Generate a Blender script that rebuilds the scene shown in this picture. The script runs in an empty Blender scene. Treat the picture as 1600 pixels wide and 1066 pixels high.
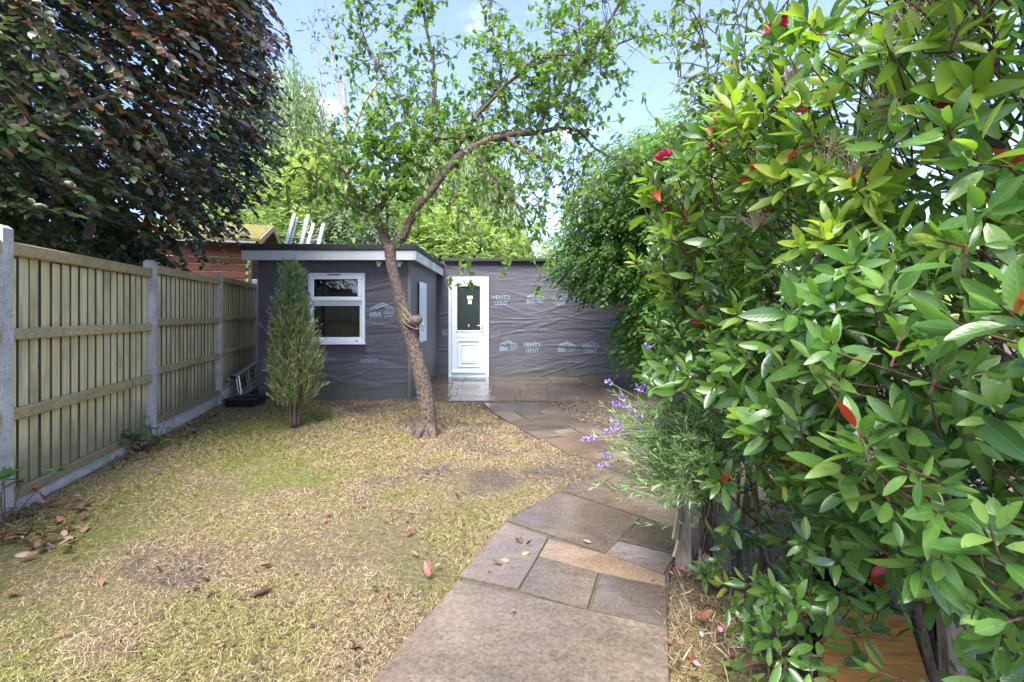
import bpy, bmesh, math, random
import numpy as np
from mathutils import Vector, Matrix

random.seed(7)
rng = np.random.default_rng(11)
R = math.radians
S = bpy.context.scene
C = S.collection

# ------------------------------------------------------------------ camera, light, exposure
F, CX, HY, EYE = 735.0, 800.0, 492.0, 1.28          # focal length and horizon measured in the 1600 px photograph
cam_d = bpy.data.cameras.new('camera')
cam = bpy.data.objects.new('camera', cam_d); C.objects.link(cam)
cam.location = (0, 0, EYE); cam.rotation_euler = (R(90), 0, 0)
cam_d.sensor_width = 36.0; cam_d.lens = 36.0 * F / 1600.0
cam_d.shift_y = -(533.0 - HY) / 1600.0
cam_d.clip_start = 0.02; cam_d.clip_end = 3000
S.camera = cam
S.view_settings.view_transform = 'Standard'
S.view_settings.look = 'None'
S.view_settings.gamma = 1.0
S.view_settings.use_curve_mapping = False
S.view_settings.exposure = 3.12
S.cycles.max_bounces = 8
S.cycles.diffuse_bounces = 4
S.cycles.glossy_bounces = 3
S.cycles.transmission_bounces = 6
S.cycles.use_denoising = True
S.cycles.sample_clamp_indirect = 6.0

SUN_EL, SUN_AZ = 57.0, 198.0                           # azimuth clockwise from +Y
w = bpy.data.worlds.new('World'); S.world = w; w.use_nodes = True
nt = w.node_tree; nt.nodes.clear()
wo = nt.nodes.new('ShaderNodeOutputWorld'); bg = nt.nodes.new('ShaderNodeBackground')
sky = nt.nodes.new('ShaderNodeTexSky'); sky.sky_type = 'NISHITA'; sky.sun_disc = False
sky.sun_elevation = R(SUN_EL); sky.sun_rotation = R(SUN_AZ)
sky.air_density = 1.0; sky.dust_density = 0.4; sky.ozone_density = 2.0
bg.inputs['Strength'].default_value = 0.052
# thin white clouds drifting over the blue, laid out on a plane overhead
tc = nt.nodes.new('ShaderNodeTexCoord'); sp = nt.nodes.new('ShaderNodeSeparateXYZ')
mx = nt.nodes.new('ShaderNodeMath'); mx.operation = 'MAXIMUM'; mx.inputs[1].default_value = 0.06
dx = nt.nodes.new('ShaderNodeMath'); dx.operation = 'DIVIDE'
dy = nt.nodes.new('ShaderNodeMath'); dy.operation = 'DIVIDE'
cb = nt.nodes.new('ShaderNodeCombineXYZ')
nz = nt.nodes.new('ShaderNodeTexNoise'); nz.inputs['Scale'].default_value = 1.1; nz.inputs['Detail'].default_value = 7; nz.inputs['Roughness'].default_value = 0.55
rp = nt.nodes.new('ShaderNodeValToRGB')
rp.color_ramp.elements[0].position = 0.56; rp.color_ramp.elements[0].color = (0.04, 0.04, 0.04, 1)
rp.color_ramp.elements[1].position = 0.74; rp.color_ramp.elements[1].color = (0.75, 0.75, 0.75, 1)
mixc = nt.nodes.new('ShaderNodeMixRGB'); mixc.inputs['Color2'].default_value = (8.6, 9.0, 9.8, 1)
L = nt.links.new
L(tc.outputs['Generated'], sp.inputs[0]); L(sp.outputs['Z'], mx.inputs[0])
L(sp.outputs['X'], dx.inputs[0]); L(mx.outputs[0], dx.inputs[1])
L(sp.outputs['Y'], dy.inputs[0]); L(mx.outputs[0], dy.inputs[1])
L(dx.outputs[0], cb.inputs[0]); L(dy.outputs[0], cb.inputs[1])
L(cb.outputs[0], nz.inputs['Vector']); L(nz.outputs[0], rp.inputs[0])
tint = nt.nodes.new('ShaderNodeMixRGB'); tint.blend_type = 'MULTIPLY'; tint.inputs['Fac'].default_value = 1; tint.inputs['Color2'].default_value = (.93, .88, 1.06, 1)
L(sky.outputs[0], tint.inputs['Color1'])
L(rp.outputs[0], mixc.inputs['Fac']); L(tint.outputs[0], mixc.inputs['Color1'])
L(mixc.outputs[0], bg.inputs['Color']); L(bg.outputs[0], wo.inputs[0])

sd = bpy.data.lights.new('sun', 'SUN'); sd.energy = 1.5; sd.angle = R(40); sd.color = (1.0, 0.96, 0.9)
sun = bpy.data.objects.new('sun', sd); C.objects.link(sun)
az, el = R(SUN_AZ), R(SUN_EL)
sdir = Vector((math.sin(az) * math.cos(el), math.cos(az) * math.cos(el), math.sin(el)))
sun.rotation_euler = sdir.to_track_quat('Z', 'Y').to_euler()
sun.location = (0, 0, 30)

# ------------------------------------------------------------------ helpers
def P(x, y, Y):
    return np.array(((x - CX) / F * Y, Y, EYE - (y - HY) / F * Y))
def G(x, y, z=0.0):
    Y = (EYE - z) * F / (y - HY)
    return np.array(((x - CX) / F * Y, Y, z))

def props(o, label=None, cat=None, group=None, kind=None):
    if label: o['label'] = label
    if cat: o['category'] = cat
    if group: o['group'] = group
    if kind: o['kind'] = kind
    return o

def thing(name, label, cat, loc=(0, 0, 0), group=None, rz=0.0):
    o = bpy.data.objects.new(name, None); C.objects.link(o)
    o.empty_display_size = 0.1
    o.location = [float(v) for v in loc]; o.rotation_euler = (0, 0, rz)
    return props(o, label, cat, group)

def link(name, me, mat=None, parent=None, world=True, kind=None):
    """mesh data in world coordinates unless world is False (then in the parent's own frame)"""
    o = bpy.data.objects.new(name, me); C.objects.link(o)
    if mat is not None:
        for m in (mat if isinstance(mat, (list, tuple)) else [mat]):
            me.materials.append(m)
    if parent is not None:
        o.parent = parent
        if world:
            o.matrix_parent_inverse = root_matrix(parent).inverted()
    if kind: o['kind'] = kind
    return o

def root_matrix(o):
    m = Matrix.LocRotScale(o.location, o.rotation_euler, o.scale)
    if o.parent is not None:
        m = root_matrix(o.parent) @ o.matrix_parent_inverse @ m
    return m

def np_mesh(name, verts, faces_list, smooth=False, uv=None, mat_idx=None):
    """verts (N,3); faces_list: list of int arrays (M,k)"""
    me = bpy.data.meshes.new(name)
    verts = np.asarray(verts, dtype=np.float32)
    me.vertices.add(len(verts)); me.vertices.foreach_set('co', verts.ravel())
    faces_list = [np.asarray(f, dtype=np.int32) for f in faces_list if len(f)]
    loops = np.concatenate([f.ravel() for f in faces_list])
    tot = np.concatenate([np.full(len(f), f.shape[1], dtype=np.int32) for f in faces_list])
    start = np.concatenate(([0], np.cumsum(tot)[:-1])).astype(np.int32)
    me.loops.add(len(loops)); me.loops.foreach_set('vertex_index', loops)
    me.polygons.add(len(tot)); me.polygons.foreach_set('loop_start', start); me.polygons.foreach_set('loop_total', tot)
    if mat_idx is not None:
        me.polygons.foreach_set('material_index', np.asarray(mat_idx, dtype=np.int32))
    me.polygons.foreach_set('use_smooth', np.full(len(tot), smooth))
    if uv is not None:
        l = me.uv_layers.new(name='UVMap')
        l.data.foreach_set('uv', np.asarray(uv, dtype=np.float32)[loops].ravel())
    me.update(calc_edges=True); me.validate()
    return me

class MB:
    """collects boxes, prisms and tubes, then becomes ONE mesh"""
    def __init__(s): s.v = []; s.f = []
    def add(s, v, f):
        b = len(s.v); s.v += [tuple(float(c) for c in p) for p in v]; s.f += [[b + i for i in q] for q in f]
        return s
    def box(s, x0, x1, y0, y1, z0, z1):
        v = [(x0,y0,z0),(x1,y0,z0),(x1,y1,z0),(x0,y1,z0),(x0,y0,z1),(x1,y0,z1),(x1,y1,z1),(x0,y1,z1)]
        return s.add(v, [(3,2,1,0),(4,5,6,7),(0,1,5,4),(1,2,6,5),(2,3,7,6),(3,0,4,7)])
    def bar(s, a, b, w, h, up=(0, 0, 1)):
        a = Vector(a); b = Vector(b); d = (b - a).normalized(); u = Vector(up)
        sx = d.cross(u).normalized(); uz = sx.cross(d).normalized()
        v = []
        for p in (a, b):
            for i, j in ((-1,-1),(1,-1),(1,1),(-1,1)):
                v.append(p + sx * (w * .5 * i) + uz * (h * .5 * j))
        return s.add(v, [(0,1,2,3),(7,6,5,4),(0,4,5,1),(1,5,6,2),(2,6,7,3),(3,7,4,0)])
    def prism(s, poly, z0, z1):
        n = len(poly)
        v = [(p[0], p[1], z0) for p in poly] + [(p[0], p[1], z1) for p in poly]
        f = [list(range(n))[::-1], list(range(n, 2 * n))] + [(i, (i + 1) % n, n + (i + 1) % n, n + i) for i in range(n)]
        return s.add(v, f)
    def tube(s, pts, rad, n=6, cap=True):
        pts = [Vector([float(c) for c in p]) for p in pts]
        k = len(pts)
        if not hasattr(rad, '__len__'): rad = [rad] * k
        b = len(s.v); ref = None
        for i, p in enumerate(pts):
            d = (pts[min(i + 1, k - 1)] - pts[max(i - 1, 0)])
            d = d.normalized() if d.length > 1e-9 else Vector((0, 0, 1))
            if ref is None:
                ref = d.orthogonal().normalized()
            ref = (ref - d * ref.dot(d))
            ref = ref.normalized() if ref.length > 1e-6 else d.orthogonal().normalized()
            q = d.cross(ref)
            for j in range(n):
                a = 2 * math.pi * j / n
                s.v.append(tuple(p + (ref * math.cos(a) + q * math.sin(a)) * rad[i]))
        for i in range(k - 1):
            for j in range(n):
                s.f.append([b + i*n + j, b + i*n + (j+1) % n, b + (i+1)*n + (j+1) % n, b + (i+1)*n + j])
        if cap:
            s.f.append([b + j for j in range(n)][::-1]); s.f.append([b + (k-1)*n + j for j in range(n)])
        return s
    def mesh(s, name, bevel=0.0, smooth=False, seg=1):
        me = bpy.data.meshes.new(name); me.from_pydata(s.v, [], s.f)
        bm = bmesh.new(); bm.from_mesh(me)
        bmesh.ops.recalc_face_normals(bm, faces=bm.faces[:])
        if bevel:
            bmesh.ops.bevel(bm, geom=bm.edges[:], offset=bevel, segments=seg, affect='EDGES', profile=.5, clamp_overlap=True)
        for f in bm.faces: f.smooth = smooth
        bm.to_mesh(me); bm.free(); me.update()
        return me
    def build(s, name, mat, parent=None, bevel=0.0, smooth=False, world=True, kind=None, seg=1):
        return link(name, s.mesh(name, bevel, smooth, seg), mat, parent, world, kind)

def unit(a):
    a = np.asarray(a, dtype=float)
    return a / np.maximum(np.linalg.norm(a, axis=-1, keepdims=True), 1e-9)

def leaf_template(width=0.4, stations=(0.25, 0.55, 0.82), curl=0.12, fold=0.25, shape=1.0, petiole=0.0):
    """a folded, curled blade along +x of unit length; returns verts, tris, quads, uv"""
    v = [(0, 0, 0)]; uv = [(0, .5)]
    t_, q_ = [], []
    for t in stations:
        hw = width * .5 * math.sin(math.pi * t ** shape) ** .75
        z = -curl * t * t + curl * .35 * t
        v += [(t, hw, z + fold * hw), (t, 0, z), (t, -hw, z + fold * hw)]
        uv += [(t, 1), (t, .5), (t, 0)]
    v.append((1, 0, -curl * .65)); uv.append((1, .5))
    n = len(stations); tip = len(v) - 1
    t_ += [(0, 2, 1), (0, 3, 2)]
    for i in range(n - 1):
        a = 1 + 3 * i; b = a + 3
        q_ += [(a, a + 1, b + 1, b), (a + 1, a + 2, b + 2, b + 1)]
    a = 1 + 3 * (n - 1)
    t_ += [(a, a + 1, tip), (a + 1, a + 2, tip)]
    v = np.array(v, float); v[:, 0] += petiole
    return v, np.array(t_), np.array(q_, dtype=int).reshape(-1, 4), np.array(uv, float)

def frames(dirs, nrm):
    d = unit(dirs); s = np.cross(nrm, d); s = unit(s); n = np.cross(d, s)
    return d, s, n

def leaves_mesh(name, pos, dirs, nrm, size, tpl, mat_idx=None, smooth=True, widthvar=None):
    V, T, Q, UV = tpl
    d, s, n = frames(dirs, nrm)
    N, k = len(pos), len(V)
    size = np.broadcast_to(np.asarray(size, float), (N,))
    wv = np.ones(N) if widthvar is None else widthvar
    co = (pos[:, None, :] + size[:, None, None] * (V[None, :, 0:1] * d[:, None, :] + (V[None, :, 1:2] * wv[:, None, None]) * s[:, None, :] + V[None, :, 2:3] * n[:, None, :]))
    off = (np.arange(N) * k)[:, None, None]
    fl, mi = [], []
    for A in (T, Q):
        if len(A):
            fl.append((A[None] + off).reshape(-1, A.shape[1]))
            if mat_idx is not None: mi.append(np.repeat(mat_idx, len(A)))
    return np_mesh(name, co.reshape(-1, 3), fl, smooth, np.tile(UV, (N, 1)), np.concatenate(mi) if mi else None)

def pick_largest(pos, size, count, cell=14.0):
    """indices of the leaves that show largest: the nearest in each small cell of the view, then the largest of those"""
    Y = pos[:, 1]
    px = CX + pos[:, 0] / Y * F; py = HY - (pos[:, 2] - EYE) / Y * F
    ok = (Y > .3) & (px > 5) & (px < 1595) & (py > 5) & (py < 1060)
    best = {}
    for i in np.nonzero(ok)[0]:
        k = (int(px[i] // cell), int(py[i] // cell))
        if k not in best or Y[i] < Y[best[k]]: best[k] = i
    idx = np.array(sorted(best.values(), key=lambda i: -size[i] / Y[i])[:count], dtype=int)
    return idx

def leaf_objects(parent, pos, dirs, nrm, size, meshes, which, name='leaf'):
    d, s, n = frames(dirs, nrm)
    inv = root_matrix(parent).inverted()
    for i in range(len(pos)):
        o = bpy.data.objects.new(name, meshes[which[i]]); C.objects.link(o)
        o.parent = parent
        z = float(size[i])
        m = Matrix(((d[i,0]*z, s[i,0]*z, n[i,0]*z, pos[i,0]), (d[i,1]*z, s[i,1]*z, n[i,1]*z, pos[i,1]), (d[i,2]*z, s[i,2]*z, n[i,2]*z, pos[i,2]), (0,0,0,1)))
        o.matrix_basis = inv @ m

def single_leaf_meshes(name, tpls, mats):
    out = []
    for m in mats:
        for V, T, Q, UV in tpls:
            me = np_mesh(name, V, [T, Q], True, UV); me.materials.append(m); out.append(me)
    return out

def foliage(parent, pos, dirs, nrm, size, tpls, mats, mi, parts=0, name='foliage', cell=14.0, widthvar=None):
    """leaves as PARTS (the largest in view) and the rest as one mesh of kind stuff"""
    N = len(pos); size = np.broadcast_to(np.asarray(size, float), (N,)).copy()
    keep = np.ones(N, bool)
    if parts:
        idx = pick_largest(pos, size, parts, cell)
        keep[idx] = False
        ms = single_leaf_meshes('leaf', tpls, mats)
        which = mi[idx] * len(tpls) + rng.integers(0, len(tpls), len(idx))
        leaf_objects(parent, pos[idx], dirs[idx], nrm[idx], size[idx], ms, which)
    which = rng.integers(0, len(tpls), N)
    sel = [np.nonzero(keep & (which == k))[0] for k in range(len(tpls))]
    vs, fl3, fl4, uvs, mi3, mi4 = [], [], [], [], [], []
    b = 0
    for k, ix in enumerate(sel):
        if not len(ix): continue
        V, T, Q, UV = tpls[k]
        d, s, n = frames(dirs[ix], nrm[ix])
        wv = np.ones(len(ix)) if widthvar is None else widthvar[ix]
        co = pos[ix][:, None, :] + size[ix][:, None, None] * (V[None, :, 0:1] * d[:, None, :] + V[None, :, 1:2] * wv[:, None, None] * s[:, None, :] + V[None, :, 2:3] * n[:, None, :])
        off = b + (np.arange(len(ix)) * len(V))[:, None, None]
        fl3.append((T[None] + off).reshape(-1, 3)); mi3.append(np.repeat(mi[ix], len(T)))
        if len(Q): fl4.append((Q[None] + off).reshape(-1, 4)); mi4.append(np.repeat(mi[ix], len(Q)))
        vs.append(co.reshape(-1, 3)); uvs.append(np.tile(UV, (len(ix), 1))); b += len(ix) * len(V)
    fl = [np.concatenate(fl3)] + ([np.concatenate(fl4)] if fl4 else [])
    m_ = np.concatenate(mi3 + mi4)
    me = np_mesh(name, np.concatenate(vs), fl, True, np.concatenate(uvs), m_)
    return link(name, me, list(mats), parent, True, 'stuff')

# ------------------------------------------------------------------ materials
class NT:
    def __init__(s, name):
        s.m = bpy.data.materials.new(name); s.m.use_nodes = True
        s.t = s.m.node_tree; s.t.nodes.clear()
        s.out = s.t.nodes.new('ShaderNodeOutputMaterial')
        s.bsdf = s.t.nodes.new('ShaderNodeBsdfPrincipled')
        s.l(s.bsdf.outputs[0], s.out.inputs[0])
    def n(s, typ, **kw):
        nd = s.t.nodes.new('ShaderNode' + typ)
        for k, v in kw.items():
            if k in nd.inputs: nd.inputs[k].default_value = v
            else: setattr(nd, k, v)
        return nd
    def l(s, a, b): s.t.links.new(a, b)
    def coord(s, kind='Object'): return s.n('TexCoord').outputs[kind]
    def pos(s): return s.n('NewGeometry').outputs['Position']
    def mapped(s, vec, scale=(1,1,1)):
        m = s.n('Mapping'); m.inputs['Scale'].default_value = scale; s.l(vec, m.inputs['Vector']); return m.outputs[0]
    def noise(s, vec, scale, detail=4, rough=.55, dist=0.0):
        n = s.n('TexNoise', Scale=scale, Detail=detail, Roughness=rough, Distortion=dist); s.l(vec, n.inputs['Vector']); return n.outputs[0]
    def ramp(s, fac, stops, interp='LINEAR'):
        r = s.n('ValToRGB'); cr = r.color_ramp; cr.interpolation = interp
        while len(cr.elements) < len(stops): cr.elements.new(.5)
        for e, (p, c) in zip(cr.elements, stops):
            e.position = p; e.color = (c if len(c) == 4 else (*c, 1)) if hasattr(c, '__len__') else (c, c, c, 1)
        s.l(fac, r.inputs[0]); return r.outputs[0]
    def math(s, op, a, b=None, clamp=False):
        m = s.n('Math', operation=op, use_clamp=clamp)
        for i, x in enumerate((a, b)):
            if x is None: continue
            if isinstance(x, (int, float)): m.inputs[i].default_value = x
            else: s.l(x, m.inputs[i])
        return m.outputs[0]
    def mix(s, fac, a, b, blend='MIX'):
        m = s.n('MixRGB', blend_type=blend)
        for i, x in zip(('Fac', 'Color1', 'Color2'), (fac, a, b)):
            if isinstance(x, (int, float)): m.inputs[i].default_value = x
            elif isinstance(x, (tuple, list)): m.inputs[i].default_value = (*x, 1) if len(x) == 3 else x
            else: s.l(x, m.inputs[i])
        return m.outputs[0]
    def base(s, c):
        if isinstance(c, (tuple, list)): s.bsdf.inputs['Base Color'].default_value = (*c, 1)
        else: s.l(c, s.bsdf.inputs['Base Color'])
    def rough(s, r):
        if isinstance(r, (int, float)): s.bsdf.inputs['Roughness'].default_value = r
        else: s.l(r, s.bsdf.inputs['Roughness'])
    def bump(s, h, strength=.3, dist=.01):
        b = s.n('Bump', Strength=strength, Distance=dist); s.l(h, b.inputs['Height']); s.l(b.outputs[0], s.bsdf.inputs['Normal']); return b
    def rand(s):
        a = s.n('ObjectInfo').outputs['Random']; b = s.n('NewGeometry').outputs['Random Per Island']
        return s.math('FRACT', s.math('ADD', a, b))

def simple(name, col, rough=.5, metal=0.0, var=.12, nscale=30.0, bump=.0, spec=.5):
    t = NT(name); n = t.noise(t.coord(), nscale, 5)
    t.base(t.mix(1.0, t.ramp(n, [(.25, tuple(c * (1 - var) for c in col)), (.75, tuple(min(1, c * (1 + var)) for c in col))]), (1, 1, 1), 'MULTIPLY'))
    t.rough(rough); t.bsdf.inputs['Metallic'].default_value = metal
    t.bsdf.inputs['Specular IOR Level'].default_value = spec
    if bump: t.bump(n, bump, .01)
    return t.m

def leafmat(name, stops, rough=.4, trans=.35, spec=.5, tcol=None, veins=False, patch=None):
    t = NT(name)
    r = t.rand()
    col = t.ramp(r, stops)
    if patch:                                            # slow change of leaf age through the crown
        n = t.noise(t.pos(), patch[0], 2)
        col = t.mix(t.ramp(n, [(.42, 0.0), (.60, 1.0)]), col, t.ramp(r, patch[1]))
    if veins:
        uv = t.coord('UV'); sx = t.n('SeparateXYZ'); t.l(uv, sx.inputs[0])
        d = t.math('ABSOLUTE', t.math('SUBTRACT', sx.outputs['Y'], .5))
        rib = t.ramp(d, [(.0, 1.0), (.035, .0)])
        side = t.math('SINE', t.math('MULTIPLY', t.math('ADD', sx.outputs['X'], t.math('MULTIPLY', d, -.5)), 46.0))
        col = t.mix(t.math('MULTIPLY', rib, .45), col, (.26, .34, .13))
        sp_ = t.noise(t.pos(), 90.0, 3)
        col = t.mix(t.ramp(sp_, [(.64, 0.0), (.70, .7)]), col, (.10, .07, .025))
        t.bump(t.math('ADD', t.math('MULTIPLY', side, .25), t.math('MULTIPLY', rib, -1.0)), .13, .0015)
    t.base(col); t.rough(rough); t.bsdf.inputs['Specular IOR Level'].default_value = spec
    tr = t.n('BsdfTranslucent')
    tc_ = t.mix(1.0, col, tcol or (1.5, 1.6, .7), 'MULTIPLY')
    t.l(tc_, tr.inputs['Color'])
    mxs = t.n('MixShader', Fac=trans); t.l(t.bsdf.outputs[0], mxs.inputs[1]); t.l(tr.outputs[0], mxs.inputs[2]); t.l(mxs.outputs[0], t.out.inputs[0])
    return t.m

def bark(name, c0, c1, scale=(9, 9, 3), strength=.8, moss=None):
    t = NT(name); v = t.mapped(t.coord(), scale)
    n = t.noise(v, 4.0, 8, .65, .6)
    vo = t.n('TexVoronoi', Scale=5.0); t.l(v, vo.inputs['Vector'])
    h = t.math('ADD', n, t.math('MULTIPLY', vo.outputs['Distance'], .5))
    col = t.ramp(h, [(.42, c0), (.95, c1)])
    if moss:
        m = t.ramp(t.noise(t.coord(), 5.0, 4), [(.56, 0.0), (.66, .8)])
        col = t.mix(m, col, moss)
    t.base(col); t.rough(.8); t.bump(h, strength, .02)
    return t.m

M = {}
# weathered featheredge boards: silvery grey tan, algae in streaks
def fence_wood(name, grain, c0, c1, algae=.55):
    t = NT(name); o = t.coord('Generated'); p = t.pos()
    rnd = t.n('ObjectInfo').outputs['Random']
    ad = t.n('CombineXYZ'); t.l(t.math('MULTIPLY', rnd, 37.0), ad.inputs[0]); t.l(t.math('MULTIPLY', rnd, 11.0), ad.inputs[2])
    va = t.n('VectorMath', operation='ADD'); t.l(p, va.inputs[0]); t.l(ad.outputs[0], va.inputs[1])
    g = t.noise(t.mapped(va.outputs[0], grain), 1.0, 8, .65, .4)
    big = t.noise(va.outputs[0], 2.6, 3)
    col = t.ramp(g, [(.28, c0), (.72, c1)])
    col = t.mix(t.math('MULTIPLY', rnd, .6), col, t.mix(1.0, col, (.78, .70, .60), 'MULTIPLY'))
    al = t.ramp(t.math('ADD', t.math('MULTIPLY', big, .75), t.math('MULTIPLY', t.noise(p, .9, 2), .3)), [(.53, 0.0), (.70, algae)])
    col = t.mix(al, col, t.mix(g, (.17, .185, .075), (.27, .29, .13)))
    kn = t.n('TexVoronoi', Scale=4.3); t.l(t.mapped(va.outputs[0], (1.6, 1.6, .7)), kn.inputs['Vector'])
    col = t.mix(t.ramp(kn.outputs['Distance'], [(.03, .75), (.075, 0.0)]), col, (.10, .07, .045))
    sz_ = t.n('SeparateXYZ'); t.l(p, sz_.inputs[0])         # soil splash and damp along the foot of the panels
    foot = t.ramp(t.math('SUBTRACT', sz_.outputs['Z'], t.math('MULTIPLY', t.noise(p, 3.0, 4), .5)), [(.0, .75), (.28, 0.0)])
    col = t.mix(foot, col, t.mix(g, (.12, .115, .055), (.22, .20, .12)))
    st_ = t.ramp(t.noise(t.mapped(va.outputs[0], (14, 14, .8)), 1.0, 4), [(.55, 0.0), (.72, .55)])
    col = t.mix(st_, col, (.17, .14, .095))
    t.base(col); t.rough(.85); t.bump(g, .5, .006)
    return t.m
M['board'] = fence_wood('featheredge_timber', (60, 60, 3.0), (0.553, 0.403, 0.221), (0.800, 0.800, 0.473), .6)
M['joint_shade'] = fence_wood('shaded_board_edge', (30, 30, 4), (.075, .058, .042), (.16, .125, .09), .3)  # board sides coloured dark to paint the shade lines in the joints
M['rail'] = fence_wood('rail_timber', (22, 22, 60), (0.270, 0.208, 0.103), (0.567, 0.460, 0.246), .75)
# concrete with exposed specks
t = NT('concrete'); p = t.coord(); p = t.pos(); a = t.noise(p, 95.0, 3); b = t.noise(p, 6.0, 5)
c = t.mix(t.ramp(a, [(.58, 0.0), (.66, 1.0)]), t.ramp(b, [(.3, (.36, .35, .33)), (.7, (.56, .55, .52))]), (.10, .10, .10))
t.base(c); t.rough(.9); t.bump(a, .5, .004); M['concrete'] = t.m
# breather membrane: woven dark grey fabric
def membrane(name, c0, c1, algae):
    t = NT(name); p = t.pos()
    weave = t.noise(t.mapped(p, (260, 260, 90)), 1.0, 2); big = t.noise(p, 1.3, 5); fine = t.noise(t.mapped(p, (3, 3, 22)), 1.5, 6, .6, .8)
    col = t.ramp(t.math('ADD', t.math('MULTIPLY', big, .7), t.math('MULTIPLY', weave, .3)), [(.3, c0), (.7, c1)])
    sx = t.n('SeparateXYZ'); t.l(p, sx.inputs[0])
    low = t.ramp(t.math('SUBTRACT', t.math('ADD', sx.outputs['Z'], t.math('MULTIPLY', big, .7)), .35), [(.0, algae), (.55, 0.0)])
    col = t.mix(low, col, (.075, .085, .045))
    t.base(col); t.rough(t.ramp(big, [(.3, .5), (.7, .68)])); t.bump(t.math('ADD', t.math('MULTIPLY', fine, 1.0), t.math('MULTIPLY', weave, .12)), .35, .02)
    return t.m
M['membrane'] = membrane('grey_breather_membrane', (0.066, 0.064, 0.080), (0.107, 0.101, 0.125), .5)
M['membrane_side'] = membrane('weathered_breather_membrane', (.11, .115, .125), (.18, .185, .19), .8)
t = NT('membrane_print'); n = t.noise(t.pos(), 60.0, 3); t.base(t.ramp(n, [(.35, (.14, .19, .25)), (.62, (.30, .39, .48))])); t.rough(.6); M['print'] = t.m
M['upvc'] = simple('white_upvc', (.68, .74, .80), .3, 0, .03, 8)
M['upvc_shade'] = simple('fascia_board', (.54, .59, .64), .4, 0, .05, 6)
t = NT('side_fascia'); n = t.noise(t.pos(), 4.0, 5); t.base(t.ramp(n, [(.42, (.72, .75, .76)), (.62, (.46, .52, .30))])); t.rough(.5); M['fascia_algae'] = t.m
M['felt'] = simple('bitumen_felt', (.035, .036, .038), .8, 0, .3, 40, .4)
t = NT('window_glass'); t.base((.012, .018, .017)); t.rough(.03); t.bsdf.inputs['IOR'].default_value = 2.2
tb = t.n('BsdfTransparent'); tb.inputs['Color'].default_value = (.75, .82, .8, 1); ms = t.n('MixShader', Fac=.55)
t.l(t.bsdf.outputs[0], ms.inputs[1]); t.l(tb.outputs[0], ms.inputs[2]); t.l(ms.outputs[0], t.out.inputs[0]); M['glass'] = t.m
t = NT('frosted_door_glass'); t.base((.012, .024, .021)); t.rough(.22); t.bsdf.inputs['Specular IOR Level'].default_value = .35; M['door_glass'] = t.m
M['chrome'] = simple('satin_handle', (.62, .63, .65), .3, .9, .03)
M['alu'] = simple('aluminium', (.66, .68, .71), .38, .85, .08, 20)
M['alu_dull'] = simple('dull_aluminium', (.50, .53, .46), .5, .6, .2, 12)
M['black'] = simple('black_plastic', (.016, .017, .019), .42, 0, .25, 10)
M['paper'] = simple('white_sticker', (.75, .78, .76), .6, 0, .04)
M['dark_room'] = simple('interior_board', (.16, .14, .12), .8, 0, .2, 3)
M['reflection_wood'] = simple('reflected_timber', (.36, .27, .17), .7, 0, .2, 8)
t = NT('red_cedar'); p = t.coord(); g = t.noise(t.mapped(p, (3, 40, 60)), 1.0, 6); t.base(t.ramp(g, [(.3, (.10, .030, .016)), (.7, (.20, .065, .033))])); t.rough(.7); t.bump(g, .3, .005); M['cedar'] = t.m
t = NT('mossy_felt'); n = t.noise(t.pos(), 9.0, 7, .7); t.base(t.ramp(n, [(.33, (.07, .055, .035)), (.5, (.17, .14, .035)), (.68, (.25, .23, .055))])); t.rough(.95); t.bump(n, 1.0, .04); M['moss_roof'] = t.m
M['pale_wood'] = simple('pale_timber', (.42, .31, .20), .7, 0, .2, 15, .2)
t = NT('weathered_stake'); v = t.mapped(t.coord(), (40, 40, 5)); g = t.noise(v, 1.0, 7, .7, .6); t.base(t.ramp(g, [(.3, (.10, .075, .05)), (.48, (.33, .27, .20)), (.75, (.50, .43, .33))])); t.rough(.85); t.bump(g, .6, .006); M['stake'] = t.m
t = NT('varnished_board'); v = t.mapped(t.coord(), (6, 1, 60)); wv = t.noise(v, 1.0, 5, .6, 1.2); t.base(t.ramp(wv, [(.3, (.22, .10, .028)), (.55, (.40, .20, .055)), (.75, (.50, .27, .08))])); t.rough(.4); t.bump(wv, .2, .004); M['varnish'] = t.m
M['teal'] = simple('teal_strap', (.02, .22, .19), .4, 0, .1)
M['string'] = simple('jute_string', (.36, .31, .23), .9, 0, .2)

# ground: mossy, half-dead lawn; blades and soil share one map of patches so that they agree
def patch_nodes(t, vec):
    big = t.noise(vec, .62, 3, .5, .3); mid = t.noise(vec, 2.3, 5, .6, .4)
    f = t.math('ADD', t.math('MULTIPLY', big, .62), t.math('MULTIPLY', mid, .40))
    sx = t.n('SeparateXYZ'); t.l(vec, sx.inputs[0])
    # greener towards the fence and where the slabs shed water, barer up by the shed
    g1 = t.math('MULTIPLY', t.math('ADD', sx.outputs['X'], 1.9), -.035)
    g2 = t.math('MULTIPLY', t.math('SUBTRACT', sx.outputs['Y'], 3.2), -.020)
    return t.math('ADD', f, t.math('ADD', g1, g2))
t = NT('lawn_soil'); p = t.pos(); f = patch_nodes(t, p); fine = t.noise(p, 46.0, 6, .7); clump = t.noise(p, 16.0, 4)
green = t.ramp(fine, [(.3, (0.066, 0.072, 0.015)), (.7, (0.210, 0.202, 0.043))])
straw = t.ramp(fine, [(.3, (0.089, 0.065, 0.032)), (.7, (0.246, 0.190, 0.099))])
bare = t.ramp(fine, [(.3, (0.054, 0.039, 0.027)), (.7, (0.162, 0.121, 0.084))])
c = t.mix(t.ramp(f, [(.447, 0.0), (.565, 1.0)]), straw, green)
c = t.mix(t.ramp(f, [(.37, 1.0), (.45, 0.0)]), c, bare)
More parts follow.
